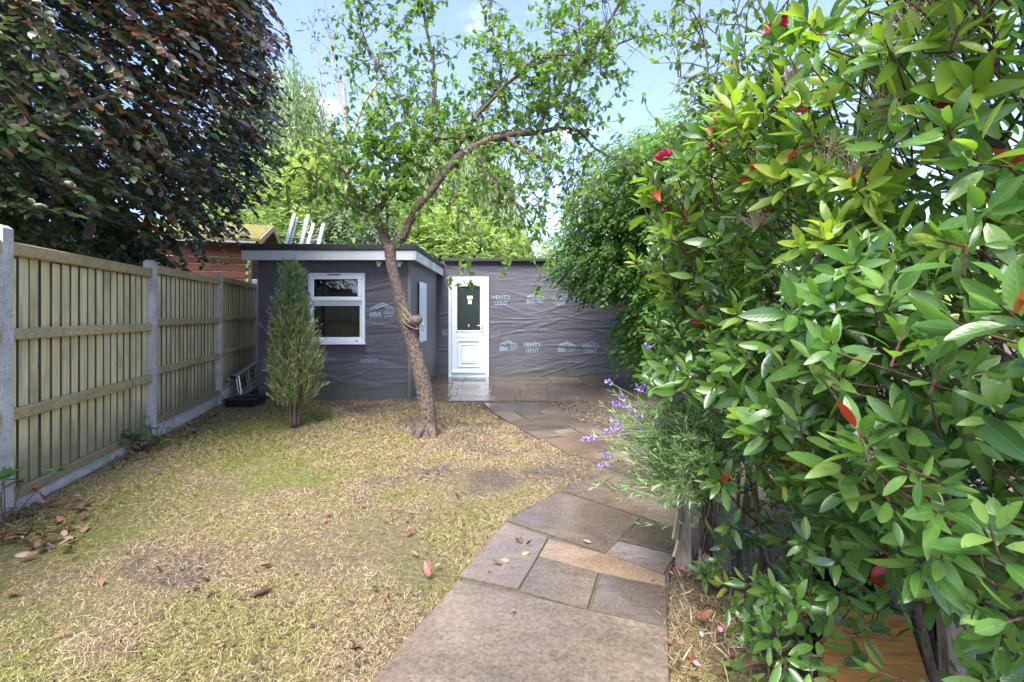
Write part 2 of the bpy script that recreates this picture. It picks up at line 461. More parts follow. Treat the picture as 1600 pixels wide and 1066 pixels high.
t.base(c); t.rough(.95); t.bump(t.math('ADD', fine, t.math('MULTIPLY', clump, 1.5)), 1.0, .03); M['lawn'] = t.m
t = NT('grass_blade'); p = t.pos(); f = patch_nodes(t, p); r = t.n('NewGeometry').outputs['Random Per Island']
green = t.ramp(r, [(.0, (0.100, 0.125, 0.016)), (.4, (0.190, 0.199, 0.031)), (.78, (0.263, 0.226, 0.053)), (1, (0.416, 0.329, 0.155))])
straw = t.ramp(r, [(.0, (0.105, 0.067, 0.033)), (.3, (0.248, 0.166, 0.077)), (.65, (0.353, 0.257, 0.131)), (.9, (0.496, 0.386, 0.240)), (1, (0.165, 0.161, 0.033))])
bare = t.ramp(r, [(.0, (0.054, 0.037, 0.024)), (.5, (0.162, 0.114, 0.070)), (1, (0.324, 0.259, 0.173))])
c = t.mix(t.ramp(f, [(.447, 0.0), (.565, 1.0)]), straw, green)
c = t.mix(t.ramp(f, [(.37, 1.0), (.45, 0.0)]), c, bare)
t.base(c); t.rough(.7); M['blade'] = t.m
t = NT('earth'); n = t.noise(t.pos(), 5.0, 8, .7); t.base(t.ramp(n, [(.3, (.05, .04, .028)), (.7, (.14, .115, .075))])); t.rough(.95); t.bump(n, .8, .04); M['earth'] = t.m
t = NT('mossy_mortar'); n = t.noise(t.pos(), 14.0, 6, .7); t.base(t.ramp(n, [(.35, (0.048, 0.039, 0.027)), (.52, (0.096, 0.084, 0.060)), (.68, (0.078, 0.084, 0.018))])); t.rough(.95); t.bump(n, .8, .02); M['mortar'] = t.m
def stone(name, c0, c1, c2, riven=1.0, wet=.5, dry=.52):
    t = NT(name); p = t.pos(); rnd = t.n('ObjectInfo').outputs['Random']
    ad = t.n('CombineXYZ'); t.l(t.math('MULTIPLY', rnd, 53.0), ad.inputs[0]); t.l(t.math('MULTIPLY', rnd, 17.0), ad.inputs[2])
    va = t.n('VectorMath', operation='ADD'); t.l(p, va.inputs[0]); t.l(ad.outputs[0], va.inputs[1])
    big = t.noise(va.outputs[0], 1.7, 4, .55, .6); lay = t.noise(t.mapped(va.outputs[0], (3.0, 9.0, 3.0)), 1.0, 9, .62, 1.6); sp_ = t.noise(va.outputs[0], 70.0, 5, .7)
    col = t.ramp(t.math('ADD', t.math('MULTIPLY', big, .6), t.math('MULTIPLY', lay, .4)), [(.38, c0), (.5, c1), (.62, c2)])
    col = t.mix(.28, col, t.ramp(sp_, [(.3, (.06, .05, .04)), (.7, (.48, .42, .36))]))
    hsv = t.n('HueSaturation'); t.l(col, hsv.inputs['Color']); t.l(t.math('ADD', .70, t.math('MULTIPLY', rnd, .60)), hsv.inputs['Value']); col = hsv.outputs[0]
    wetm = t.ramp(t.noise(p, 1.5, 5, .6, .5), [(.36, 0.0), (.50, 1.0)])
    col = t.mix(t.math('MULTIPLY', wetm, .6), col, t.mix(1.0, col, (.55, .50, .45), 'MULTIPLY'))
    pit = t.ramp(t.noise(p, 48.0, 2), [(.73, 0.0), (.77, .8)])
    col = t.mix(pit, col, (.03, .027, .024))
    t.base(col); t.rough(t.ramp(wetm, [(0, dry), (1, max(.09, dry - wet * .46))]))
    hh = t.math('MULTIPLY', t.math('ADD', t.math('MULTIPLY', lay, 1.0), t.math('MULTIPLY', sp_, .16)), t.math('SUBTRACT', 1.0, t.math('MULTIPLY', wetm, .72)))
    t.bump(hh, .36 * riven, .025)
    return t.m
M['stone'] = [stone('grey_brown_sandstone', (0.069, 0.049, 0.032), (0.116, 0.084, 0.058), (0.155, 0.113, 0.080), 1.1, .95, .40),
              stone('buff_sandstone', (0.146, 0.092, 0.050), (0.214, 0.138, 0.081), (0.257, 0.176, 0.114), 1.0, .85, .42),
              stone('purple_sandstone', (0.087, 0.064, 0.060), (0.139, 0.103, 0.093), (0.189, 0.147, 0.131), 1.5, .95, .40),
              stone('brown_riven_sandstone', (0.065, 0.042, 0.022), (0.152, 0.101, 0.057), (0.239, 0.175, 0.112), 3.0, .95, .34),
              stone('wet_patio_sandstone', (0.067, 0.038, 0.018), (0.126, 0.078, 0.040), (0.190, 0.127, 0.071), .35, 1.0, .30),
              stone('wet_grey_sandstone', (0.096, 0.070, 0.046), (0.148, 0.113, 0.075), (0.200, 0.156, 0.108), .35, 1.0, .32)]

M['slab_edge'] = simple('rough_slab_edge', (.085, .068, .048), .95, 0, .35, 30, .4, .2)
# ------------------------------------------------------------------ setting
sheet = MB().add([(-150, -60, -.02), (150, -60, -.02), (150, 260, -.02), (-150, 260, -.02)], [(0, 1, 2, 3)]).build('ground', M['earth'], kind='structure')

FX0, FS = -2.42, -.256                                    # fence line X = FX0 + FS*Y
def ground_z(x, y):
    return .010 * np.sin(1.9 * x + .7) * np.cos(1.3 * y) + .006 * np.sin(5.1 * x + 2.2 * y)
xs = np.linspace(-4.9, 2.4, 147); ys = np.linspace(.3, 9.9, 193)
gx, gy = np.meshgrid(xs, ys)
gz = ground_z(gx, gy) - .002
V_ = np.stack([gx, gy, gz], -1).reshape(-1, 3)
ii = (np.arange(len(ys) - 1)[:, None] * len(xs) + np.arange(len(xs) - 1)[None]).ravel()
lawn = link('lawn', np_mesh('lawn', V_, [np.stack([ii, ii + 1, ii + 1 + len(xs), ii + len(xs)], 1)], True), M['lawn'], kind='structure')

# path: every slab traced where it lies on the ground, (pixels of the photograph -> ground)
def c7(*uv): return [(580 + u / 2.288, 600 + v / 2.288) for u, v in uv]
def c5(*uv): return [(640 + u / 3.81, 560 + v / 3.81) for u, v in uv]
SLABS = [
    (c7((312, 708), (1053, 868), (1057, 1085), (1060, 1400), (-215, 1400), (5, 1062), (150, 890)), 0),
    (c7((482, 494), (628, 551), (524, 728), (316, 684)), 2),
    (c7((602, 622), (806, 676), (768, 800), (536, 736)), 0),
    (c7((638, 555), (836, 608), (1046, 682), (1046, 722), (812, 670), (604, 615)), 1),
    (c7((826, 682), (1050, 726), (1052, 860), (788, 802)), 2),
    (c7((676, 386), (954, 480), (838, 600), (492, 488)), 0),
    (c7((964, 486), (1102, 530), (1088, 604), (892, 556)), 0),
    (c7((886, 562), (1082, 610), (1040, 674), (842, 606)), 2),
    (c7((852, 322), (1084, 388), (1130, 440), (1108, 520), (684, 380)), 3),
    (c5((1280, 690), (1430, 662), (1545, 702), (1442, 762)), 5),
    (c5((1455, 766), (1556, 706), (1700, 740), (1640, 800)), 1),
    (c5((1000, 576), (1272, 542), (1425, 658), (1268, 686)), 3),
    (c5((805, 480), (1040, 461), (1188, 453), (1268, 538), (955, 572)), 4),
    (c5((700, 438), (838, 429), (902, 461), (765, 475)), 5),
    (c5((850, 428), (960, 419), (1036, 455), (912, 461)), 5),
    (c5((640, 405), (922, 395), (954, 415), (692, 434)), 4),
    (c5((936, 393), (1040, 387), (1186, 446), (1042, 455)), 5),
    (c5((585, 370), (682, 364), (752, 393), (640, 402)), 5),
    (c5((672, 339), (926, 330), (1033, 383), (762, 393)), 4),
    (c5((503, 322), (618, 316), (676, 362), (580, 368)), 5),
    (c5((634, 314), (754, 311), (778, 332), (664, 338)), 5),
    (c5((766, 310), (886, 309), (922, 328), (788, 332)), 4),
    (c5((444, 266), (820, 264), (912, 308), (500, 318)), 4),
]
path = thing('garden_path', None, None, (.3, 3.0, 0)); path['kind'] = 'structure'
ZS = .022
slab_polys = []
def slab(poly, mi, parent, z1, grow=0.0):
    z1 += rng.uniform(-.003, .003)
    poly = [np.array(q[:2], float) for q in poly]
    ctr = np.mean(poly, 0); poly = [q + unit(q - ctr) * grow for q in poly]
    pts = []
    for i in range(len(poly)):                              # slightly wavy hand-cut edges
        a, b = poly[i], poly[(i + 1) % len(poly)]
        n = max(1, min(3, int(np.linalg.norm(b - a) / .22)))
        for k in range(n):
            q = a + (b - a) * k / n
            if k: q = q + rng.normal(0, .0035, 2)
            pts.append(q)
    tilt = rng.normal(0, .0012, 2); cc = np.mean(pts, 0)
    m = MB(); m.prism(pts, -.018, z1)
    n = len(pts)
    m.v = [(x, y, z + (np.dot(np.array((x, y)) - cc, tilt) if z > 0 else 0)) for x, y, z in m.v]
    me = m.mesh('paving_slab')
    bm = bmesh.new(); bm.from_mesh(me)
    top = [e for e in bm.edges if all(v.co.z > .005 for v in e.verts)]
    bmesh.ops.bevel(bm, geom=top, offset=.004, segments=1, affect='EDGES', clamp_overlap=True)
    bm.normal_update()
    for f in bm.faces: f.material_index = 0 if f.normal.z > .95 else 1
    bm.to_mesh(me); bm.free()
    link('paving_slab', me, [M['stone'][mi], M['slab_edge']], parent)
    slab_polys.append(np.array(pts))
for pl, mi in SLABS:
    slab([G(x, y, ZS) for x, y in pl], mi, path, ZS, .010)
bed = [G(x, y, .012)[:2] for x, y in [(540, 1120), (722, 905), (795, 808), (880, 765), (945, 738), (905, 715), (850, 686), (755, 628), (854, 629), (878, 642), (910, 661), (950, 678), (972, 703), (1010, 732), (1046, 752), (1068, 772), (1070, 800), (1046, 900), (1040, 990), (1040, 1120)]]
MB().prism(bed, -.02, .013).build('path_bedding', M['mortar'], path)

patio = thing('patio', None, None, (.5, 8.2, 0)); patio['kind'] = 'structure'
rows = [(6.90, 7.36), (7.36, 8.02), (8.02, 8.66), (8.66, 9.58)]
for k, (y0, y1) in enumerate(rows):
    x = -1.52 - .3 * (k % 2) - (.25 if k == 0 else 0)
    while x < 3.3:
        wd = random.choice([.45, .6, .75, .9]) * (1.0 if k != 0 else 1.1)
        x1 = min(x + wd, 3.4)
        if x1 > -1.52:
            xa = max(x, -1.52) if y0 > 7.0 else max(x, -1.75)
            if y0 < 7.0 and x1 < -1.3: x = x1; continue
            g = .005
            slab([(xa + g, y0 + g), (x1 - g, y0 + g), (x1 - g, y1 - g), (xa + g, y1 - g)], random.choice([4, 4, 5, 5, 4, 3] if x1 < 1.2 else [4, 3, 4]), patio, ZS - .004)
        x = x1
MB().box(-1.52, 3.4, 6.9, 9.6, -.02, .012).build('patio_bedding', M['mortar'], patio)

# ------------------------------------------------------------------ fence
FANG = math.atan2(.256, 1)
fd = np.array((FS, 1.0)) / math.hypot(FS, 1.0)              # along the fence, away
fn = np.array((fd[1], -fd[0]))                              # towards the garden
fence = thing('garden_fence', 'weathered timber panel fence with concrete posts along the left of the lawn', 'fence', (FX0 + FS * 2.9, 2.9, 0))
def fpt(Y, off, z):
    q = np.array((FX0 + FS * Y, Y)) + fn * off
    return (q[0], q[1], z)
def fprism(Y0, Y1, o0, o1, z0, z1):
    m = MB()
    v = [fpt(Y0, o0, z0), fpt(Y0, o1, z0), fpt(Y1, o1, z0), fpt(Y1, o0, z0), fpt(Y0, o0, z1), fpt(Y0, o1, z1), fpt(Y1, o1, z1), fpt(Y1, o0, z1)]
    return m.add(v, [(3,2,1,0),(4,5,6,7),(0,1,5,4),(1,2,6,5),(2,3,7,6),(3,0,4,7)])
PY = [1.06, 2.97, 4.81, 6.70, 8.50]
PT = [1.84, 1.845, 1.836, 1.87, 1.92]
UP = [0.0, 0.0, .045, .085]
for Y, tz in zip(PY, PT):
    m = fprism(Y - .042, Y + .042, -.085, .0, -.1, tz - .02)
    v = [fpt(Y - .042, -.085, tz - .02), fpt(Y - .042, 0, tz - .02), fpt(Y + .042, 0, tz - .02), fpt(Y + .042, -.085, tz - .02),
         fpt(Y - .03, -.07, tz), fpt(Y - .03, -.02, tz), fpt(Y + .03, -.02, tz), fpt(Y + .03, -.07, tz)]
    m.add(v, [(0,1,5,4),(1,2,6,5),(2,3,7,6),(3,0,4,7),(4,5,6,7)])
    m.build('fence_post', M['concrete'], fence)
for b in range(4):
    y0, y1, u = PY[b] + .044, PY[b + 1] - .044, UP[b]
    fprism(y0, y1, -.075, -.03, -.1, .085 + u * 1.4).build('gravel_board', M['concrete'], fence, bevel=.004)
    zb, ztop = .09 + u * 1.4, 1.66 + u
    n = 17
    for i in range(n):
        a = y0 + (y1 - y0) * i / n + .004; e = y0 + (y1 - y0) * (i + 1) / n - .007 + rng.normal(0, .002)
        j = rng.normal(0, .0012)
        m = MB(); th = .006
        dz = rng.normal(0, .005)
        v = [fpt(a, -.072 + j, zb), fpt(a, -.046 + j, zb), fpt(e, -.053 + j, zb), fpt(e, -.072 + j, zb),
             fpt(a + rng.normal(0, .003), -.072 + j, ztop + dz), fpt(a, -.046 + j, ztop + dz), fpt(e, -.053 + j, ztop + dz), fpt(e + rng.normal(0, .003), -.072 + j, ztop + dz)]
        m.add(v, [(3,2,1,0),(4,5,6,7),(0,1,5,4),(1,2,6,5),(2,3,7,6),(3,0,4,7)])
        me = m.mesh('board'); me.materials.append(M['board']); me.materials.append(M['joint_shade'])
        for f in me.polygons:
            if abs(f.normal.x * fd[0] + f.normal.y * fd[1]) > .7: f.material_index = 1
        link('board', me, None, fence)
    fprism(y0, y1, -.092, -.084, zb, ztop).build('shade_backing', M['joint_shade'], fence)  # thin dark sheet added behind the gaps to deepen their shade
    for zc, h in ((1.705, .085), (1.155, .075), (.635, .075), (.118, .065)):
        zc += u + (u * .4 if zc < 1 else 0)
        fprism(y0, y1, -.045, -.001, zc - h / 2, zc + h / 2).build('rail', M['rail'], fence, bevel=.006)
    fprism(y0, y1, -.093, -.046, 1.668 + u, 1.752 + u).build('top_rail', M['rail'], fence, bevel=.004)

# ------------------------------------------------------------------ outbuilding
class Wrinkles:
    def __init__(s, n, smax, zmax, seed, amp=.010):
        r = np.random.default_rng(seed)
        s.c = r.uniform((0, .05), (smax, zmax), (n, 2)); s.a = r.normal(0, .20, n) + np.where(r.random(n) < .08, 1.2, 0)
        s.w = r.uniform(.009, .034, n) * np.where(np.arange(n) % 2, 1, .62); s.len = r.uniform(.10, .7, n) * np.where(np.arange(n) % 2, 1, .6); s.h = r.uniform(-.6, 1.0, n) * amp * np.where(np.arange(n) % 2, 1, .75)
        s.k = r.normal(0, .5, n)
    def __call__(s, u, z):
        u = np.asarray(u, float); z = np.asarray(z, float); out = np.zeros_like(u)
        for i in range(len(s.h)):
            du, dz = u - s.c[i, 0], z - s.c[i, 1]
            a = du * math.cos(s.a[i]) + dz * math.sin(s.a[i]); b = -du * math.sin(s.a[i]) + dz * math.cos(s.a[i]) - s.k[i] * a * a * .25
            out += s.h[i] * np.exp(-(b / s.w[i]) ** 2 - (a / s.len[i]) ** 2)
        lap = z - 1.02 - .012 * np.sin(u * 3.1) - .006 * np.sin(u * 9.7)      # the upper sheet laps over the lower one
        return out + .006 * np.sin(u * 2.3 + 1.0) * np.sin(z * 3.1) + .005 / (1 + np.exp(-lap * 300))
bld = thing('garden_outbuilding', 'flat roofed garden building wrapped in dark grey breather membrane', 'outbuilding', (-1.5, 8.4, 0))
FY, RY, XL, XS_, XR = 7.04, 9.60, -3.80, -1.53, 3.5
def grid_wall(name, us, zs, func, place, hole, mat):
    U, Z = np.meshgrid(us, zs); D = func(U, Z)
    co = place(U, Z, D).reshape(-1, 3)
    nu = len(us); q = []
    for j in range(len(zs) - 1):
        for i in range(nu - 1):
            if hole:
                um, zm = (us[i] + us[i+1]) / 2, (zs[j] + zs[j+1]) / 2
                if hole[0] < um < hole[1] and hole[2] < zm < hole[3]: continue
            a = j * nu + i; q.append((a, a + 1, a + nu + 1, a + nu))
    return link(name, np_mesh(name, co, [np.array(q)], True), mat, bld)
def lin(a, b, step, extra=()):
    return np.unique(np.concatenate([np.linspace(a, b, int((b - a) / step) + 1), np.array(extra, float)]))
WIN = (-3.036, -2.193, .868, 1.903); DOOR = (-1.293, -.470, 0.0, 2.05)
wf = Wrinkles(200, 2.3, 2.2, 3, .009); wr = Wrinkles(420, 5.1, 2.4, 5, .0095); ws = Wrinkles(90, 2.6, 2.2, 8, .012)
front = grid_wall('front_wall', lin(XL, XS_, .018, (WIN[0] + .02, WIN[1] - .02)), lin(-.02, 2.12, .010, (WIN[2] + .02, WIN[3] - .02)),
    lambda u, z: wf(u - XL, z), lambda u, z, d: np.stack([u, FY - d, z], -1), (WIN[0] + .02, WIN[1] - .02, WIN[2] + .02, WIN[3] - .02), M['membrane'])
rear = grid_wall('rear_wall', lin(XS_, XR, .022, (DOOR[0] + .02, DOOR[1] - .02)), lin(-.02, 2.36, .010, (DOOR[3] - .02,)),
    lambda u, z: wr(u - XS_, z), lambda u, z, d: np.stack([u, RY - d, z], -1), (DOOR[0] + .02, DOOR[1] - .02, -1, DOOR[3] - .02), M['membrane'])
side = grid_wall('side_wall', lin(FY, RY, .03), lin(-.02, 2.12, .02), lambda u, z: ws(u - FY, z), lambda u, z, d: np.stack([XS_ + d, u, z], -1), None, M['membrane_side'])
m = MB(); m.box(XS_ - .03, XS_ + .022, FY - .022, FY + .03, -.02, 2.1); m.build('corner_strip', M['membrane_side'], bld, bevel=.006)
# shell behind the skin, so that the rooms are dark
m = MB()
m.box(XL, XL + .08, FY + .02, 11.2, 0, 2.2); m.box(XL + .08, XR, 11.12, 11.2, 0, 2.36); m.box(XR - .08, XR, RY + .02, 11.12, 0, 2.36)
m.box(XS_ - .12, XS_ - .04, FY + .05, RY - .02, 0, 2.07); m.box(XL + .08, XR - .08, RY + .5, 11.12, -.01, .012); m.box(XL + .08, XS_ - .12, FY + .05, RY + .5, -.01, .012)
m.build('inner_shell', M['dark_room'], bld)
m = MB(); m.box(-3.93, -1.385, 6.79, 11.25, 2.214, 2.305); m.build('felt_roof', M['felt'], bld, bevel=.01)
m = MB(); m.box(-1.38, XR + .05, 9.50, 11.25, 2.36, 2.425); m.build('felt_roof', M['felt'], bld, bevel=.008)
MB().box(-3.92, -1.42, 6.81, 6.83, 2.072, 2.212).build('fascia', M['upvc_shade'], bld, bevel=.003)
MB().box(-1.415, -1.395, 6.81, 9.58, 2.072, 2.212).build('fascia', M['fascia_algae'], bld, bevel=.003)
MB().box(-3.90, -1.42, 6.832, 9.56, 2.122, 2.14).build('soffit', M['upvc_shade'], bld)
# pale board leaning flat against the side wall where a window was boarded over
MB().box(XS_ + .024, XS_ + .040, 7.62, 8.22, .83, 1.82).build('window_board', M['upvc'], bld, bevel=.004)

def frame_rect(x0, x1, z0, z1, w, y0, y1):
    m = MB(); m.box(x0, x1, y0, y1, z0, z0 + w); m.box(x0, x1, y0, y1, z1 - w, z1)
    m.box(x0, x0 + w, y0, y1, z0 + w, z1 - w); m.box(x1 - w, x1, y0, y1, z0 + w, z1 - w); return m
win = frame_rect(*WIN, .05, FY - .045, FY + .04).build('window', M['upvc'], bld, bevel=.006)
MB().box(WIN[0] + .05, WIN[1] - .05, FY - .042, FY + .035, 1.44, 1.50).build('transom', M['upvc'], win, bevel=.005)
frame_rect(WIN[0] + .035, WIN[1] - .035, 1.485, WIN[3] - .035, .062, FY - .068, FY - .046).build('sash', M['upvc'], win, bevel=.008)
MB().box(WIN[0] + .05, WIN[1] - .05, FY - .012, FY - .004, 1.50, WIN[3] - .05).build('pane', M['glass'], win)
MB().box(WIN[0] + .05, WIN[1] - .05, FY - .012, FY - .004, WIN[2] + .05, 1.44).build('pane', M['glass'], win)
frame_rect(WIN[0] + .048, WIN[1] - .048, WIN[2] + .048, 1.442, .03, FY - .03, FY - .013).build('glazing_bead', M['upvc'], win, bevel=.005)
MB().box(WIN[0] + .3, WIN[0] + .5, FY - .074, FY - .069, 1.866, 1.880).build('trickle_vent', M['black'], win)
MB().box(WIN[1] - .13, WIN[1] - .105, FY - .049, FY - .046, WIN[2] + .015, WIN[2] + .035).build('drain_cover', M['black'], win)
MB().box(WIN[0] - .02, WIN[1] + .02, FY - .085, FY - .03, WIN[2] - .03, WIN[2] - .002).build('sill', M['upvc'], win, bevel=.006)

dx0, dx1, dz1 = DOOR[0], DOOR[1], DOOR[3]
m = MB(); m.box(dx0, dx0 + .06, RY - .045, RY + .03, 0, dz1); m.box(dx1 - .06, dx1, RY - .045, RY + .03, 0, dz1); m.box(dx0 + .06, dx1 - .06, RY - .045, RY + .03, dz1 - .06, dz1)
door = m.build('door', M['upvc'], bld, bevel=.006)
a0, a1 = dx0 + .065, dx1 - .065
gx0, gx1, gz0, gz1 = a0 + .10, a1 - .10, .95, 1.87
m = MB(); m.box(a0, gx0, RY - .035, RY + .01, .05, dz1 - .065); m.box(gx1, a1, RY - .035, RY + .01, .05, dz1 - .065)
m.box(gx0, gx1, RY - .035, RY + .01, gz1, dz1 - .065); m.box(gx0, gx1, RY - .035, RY + .01, .82, gz0); m.box(gx0, gx1, RY - .028, RY + .01, .18, .82); m.box(gx0, gx1, RY - .035, RY + .01, .05, .18)
m.build('door_leaf', M['upvc'], door, bevel=.005)
frame_rect(gx0 - .015, gx1 + .015, gz0 - .015, gz1 + .015, .028, RY - .048, RY - .036).build('glazing_bead', M['upvc'], door, bevel=.006)
MB().box(gx0, gx1, RY - .016, RY - .008, gz0, gz1).build('door_pane', M['door_glass'], door)
pz = (.22, .76)
frame_rect(gx0 + .02, gx1 - .02, pz[0], pz[1], .022, RY - .052, RY - .028).build('panel_moulding', M['upvc'], door, bevel=.007)
frame_rect(gx0 + .085, gx1 - .085, pz[0] + .08, pz[1] - .08, .02, RY - .050, RY - .028).build('panel_moulding', M['upvc'], door, bevel=.007)
MB().box(gx0 + .11, gx1 - .11, RY - .042, RY - .028, pz[0] + .11, pz[1] - .11).build('raised_panel', M['upvc'], door, bevel=.008)
MB().box(a0 + .01, a1 - .01, RY - .075, RY - .036, .10, .135).build('weather_bar', M['upvc'], door, bevel=.008)
MB().box(dx0, dx1, RY - .07, RY + .03, .0, .045).build('threshold', M['upvc_shade'], door, bevel=.005)
m = MB(); m.box(a1 - .075, a1 - .045, RY - .048, RY - .036, .92, 1.12); m.box(a1 - .066, a1 - .052, RY - .085, RY - .048, 1.055, 1.07); m.box(a1 - .175, a1 - .05, RY - .095, RY - .08, 1.053, 1.072)
m.build('door_handle', M['chrome'], door, bevel=.003)
MB().box(gx0 + .215, gx0 + .325, RY - .020, RY - .0175, 1.60, 1.665).build('sticker', M['paper'], door)
m = MB(); m.box(gx0 + .235, gx0 + .305, RY - .020, RY - .0175, 1.50, 1.575); m.box(gx0 + .245, gx0 + .275, RY - .020, RY - .0175, 1.575, 1.592); m.build('sticker', M['paper'], door)
m = MB(); m.box(gx0 + .24, gx0 + .255, RY - .020, RY - .0175, 1.04, 1.09); m.build('sticker', M['paper'], door)

# security lights under the eaves
for px_, wd in ((592, .07), (624, .09)):
    x, y, z = P(px_, 410, FY - .05)
    m = MB(); m.box(x - .045, x + .045, FY - .06, FY - .012, z - .02, z + .09)
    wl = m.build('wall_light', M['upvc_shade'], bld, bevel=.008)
    MB().bar((x + .0, FY - .09, z + .05), (x + wd * 1.5, FY - .12, z + .045), .07, .085).build('lamp_head', M['black'], wl, bevel=.008)
    MB().tube([(x, FY - .06, z - .021), (x, FY - .06, z - .05), (x, FY - .06, z - .07)], [.03, .028, .012], 8).build('sensor', M['paper'], wl)

# printed words and house emblems on the membrane, following its folds
def font_mesh(txt, height, bold=0.0, extra_space=1.0):
    cu = bpy.data.curves.new('printed_word', 'FONT'); cu.body = txt; cu.size = 1.0; cu.align_x = 'LEFT'; cu.offset = bold; cu.space_character = extra_space
    o = bpy.data.objects.new('printed_word', cu); C.objects.link(o)
    dg = bpy.context.evaluated_depsgraph_get(); me = bpy.data.meshes.new_from_object(o.evaluated_get(dg))
    bpy.data.objects.remove(o); bpy.data.curves.remove(cu)
    bm = bmesh.new(); bm.from_mesh(me); bpy.data.meshes.remove(me)
    xs_ = [v.co.x for v in bm.verts]; ys_ = [v.co.y for v in bm.verts]
    s = height / (max(ys_) - min(ys_)); x0, y0 = min(xs_), min(ys_)
    for v in bm.verts: v.co = ((v.co.x - x0) * s, (v.co.y - y0) * s, 0)
    return bm, (max(xs_) - x0) * s
def conform(bm, name, u0, z0, wall, parent, squeeze=1.0):
    bmesh.ops.triangulate(bm, faces=bm.faces[:])
    for _ in range(4):
        es = [e for e in bm.edges if e.calc_length() > .03]
        if not es: break
        bmesh.ops.subdivide_edges(bm, edges=es, cuts=1); bmesh.ops.triangulate(bm, faces=bm.faces[:])
    us = np.array([v.co.x * squeeze + u0 for v in bm.verts]); zs = np.array([v.co.y + z0 for v in bm.verts])
    if wall == 'rear': D = wr(us - XS_, zs); pts = np.stack([us, RY - D - .0035, zs], -1)
    elif wall == 'front': D = wf(us - XL, zs); pts = np.stack([us, FY - D - .0035, zs], -1)
    else: D = ws(us - FY, zs); pts = np.stack([XS_ + D + .0035, us, zs], -1)
    for v, q in zip(bm.verts, pts): v.co = q
    me = bpy.data.meshes.new(name); bm.to_mesh(me); bm.free()
    return link(name, me, M['print'], parent)
def word(txt, u, z, h, width, wall, parent, bold=.012):
    bm, wd = font_mesh(txt, h, bold); return conform(bm, 'printed_word', u, z, wall, parent, width / wd)
def emblem(u, z, s, wall, parent):
    """house gable of two chevrons above the letters BBA, width s"""
    bm = bmesh.new()
    def poly(pts):
        bm.faces.new([bm.verts.new((x * s, y * s, 0)) for x, y in pts])
    poly([(.0, .36), (.5, .62), (.5, .56), (.10, .35)]); poly([(.5, .62), (1.0, .36), (.90, .35), (.5, .56)])
    poly([(.20, .36), (.5, .52), (.5, .46), (.32, .36)]); poly([(.5, .52), (.80, .36), (.68, .36), (.5, .46)])
    for k in range(5):
        y = .30 - .055 * k; poly([(.56, y), (1.0 - .03 * k, y), (1.0 - .03 * k, y - .022), (.56, y - .022)])
    conform(bm, 'printed_emblem', u, z, wall, parent)
    word('BBA', u + .03 * s, z + .03 * s, .22 * s, .46 * s, wall, parent, .03)
def vent(u, z, wd, wall, parent):
    word('VENT3', u, z + .115, .085, wd, wall, parent); word('LIGHT', u + wd * .16, z, .085, wd * .74, wall, parent)
    bm = bmesh.new()
    for a, b_ in ((.44, .50), (.56, .66), (.70, .74)):
        bm.faces.new([bm.verts.new((x * wd, y, 0)) for x, y in ((a, .222), (b_, .222), (b_ + .03, .238), (a + .03, .235))])
    conform(bm, 'printed_emblem', u, z, wall, parent)
kx = RY / F
def rw(px_, py_): return (px_ - CX) * kx, EYE - (py_ - HY) * kx
for px_, py_ in ((768.5, 477),): vent(*rw(px_, py_), .36, 'rear', rear)
for px_, py_ in ((861, 478), (818, 551), (909, 552)): vent(*rw(px_, py_), .34, 'rear', rear)
for px_, py_ in ((822, 475), (780, 549), (871, 551)): emblem(*rw(px_, py_), .38, 'rear', rear)
k2 = FY / F
emblem((577 - CX) * k2, EYE - (497.5 - HY) * k2, .39, 'front', front)
word('LIGHT', (564 - CX) * k2, EYE - (567 - HY) * k2, .055, .25, 'front', front)
word('LIGHT', (512 - CX) * k2, EYE - (563 - HY) * k2, .045, .14, 'front', front)
word('BBA', 8.85, 1.08, .09, .25, 'side', side); word('BBA', -1.42, .86, .10, .11, 'rear', rear)

# board added inside, standing in for the fence's reflection in the pane
MB().box(-2.78, -2.50, 8.1, 8.15, .02, 1.35).build('reflection_board', M['reflection_wood'], bld)

# ------------------------------------------------------------------ cedar cabin beyond the fence
cab = thing('cedar_cabin', 'small red cedar log cabin with a mossy roof behind the fence', 'cabin', (-5.25, 9.3, 0), rz=FANG)
def cbox(*a): return MB().box(*a)
for i in range(19):
    z = .0 + i * .142
    cbox(-2.6, .0, .0, .05, z + .004, z + .138).build('plank', M['cedar'], cab, bevel=.010, world=False)
    cbox(.0 + .052, .095, .06, 1.7, z + .004, z + .138).build('plank', M['cedar'], cab, bevel=.010, world=False)
    cbox(.001, .05, -.06, -.002, z + .075, z + .140).build('log_end', M['pale_wood'], cab, bevel=.006, world=False)
m = MB(); m.add([(-2.8, -.20, 2.70), (.28, -.20, 2.70), (.28, .85, 3.13), (-2.8, .85, 3.13), (-2.8, -.20, 2.78), (.28, -.20, 2.78), (.28, .85, 3.22), (-2.8, .85, 3.22)], [(3,2,1,0),(4,5,6,7),(0,1,5,4),(1,2,6,5),(2,3,7,6),(3,0,4,7)])
m.add([(-2.8, .852, 3.13), (.28, .852, 3.13), (.28, 1.90, 2.70), (-2.8, 1.90, 2.70), (-2.8, .852, 3.22), (.28, .852, 3.22), (.28, 1.90, 2.78), (-2.8, 1.90, 2.78)], [(3,2,1,0),(4,5,6,7),(0,1,5,4),(1,2,6,5),(2,3,7,6),(3,0,4,7)])
m.build('roof', M['moss_roof'], cab, bevel=.012, world=False)
MB().bar((.295, -.21, 2.70), (.295, .86, 3.15), .025, .12).build('bargeboard', M['pale_wood'], cab, bevel=.004, world=False)
MB().bar((.295, .862, 3.15), (.295, 1.9, 2.70), .025, .12).build('bargeboard', M['pale_wood'], cab, bevel=.004, world=False)
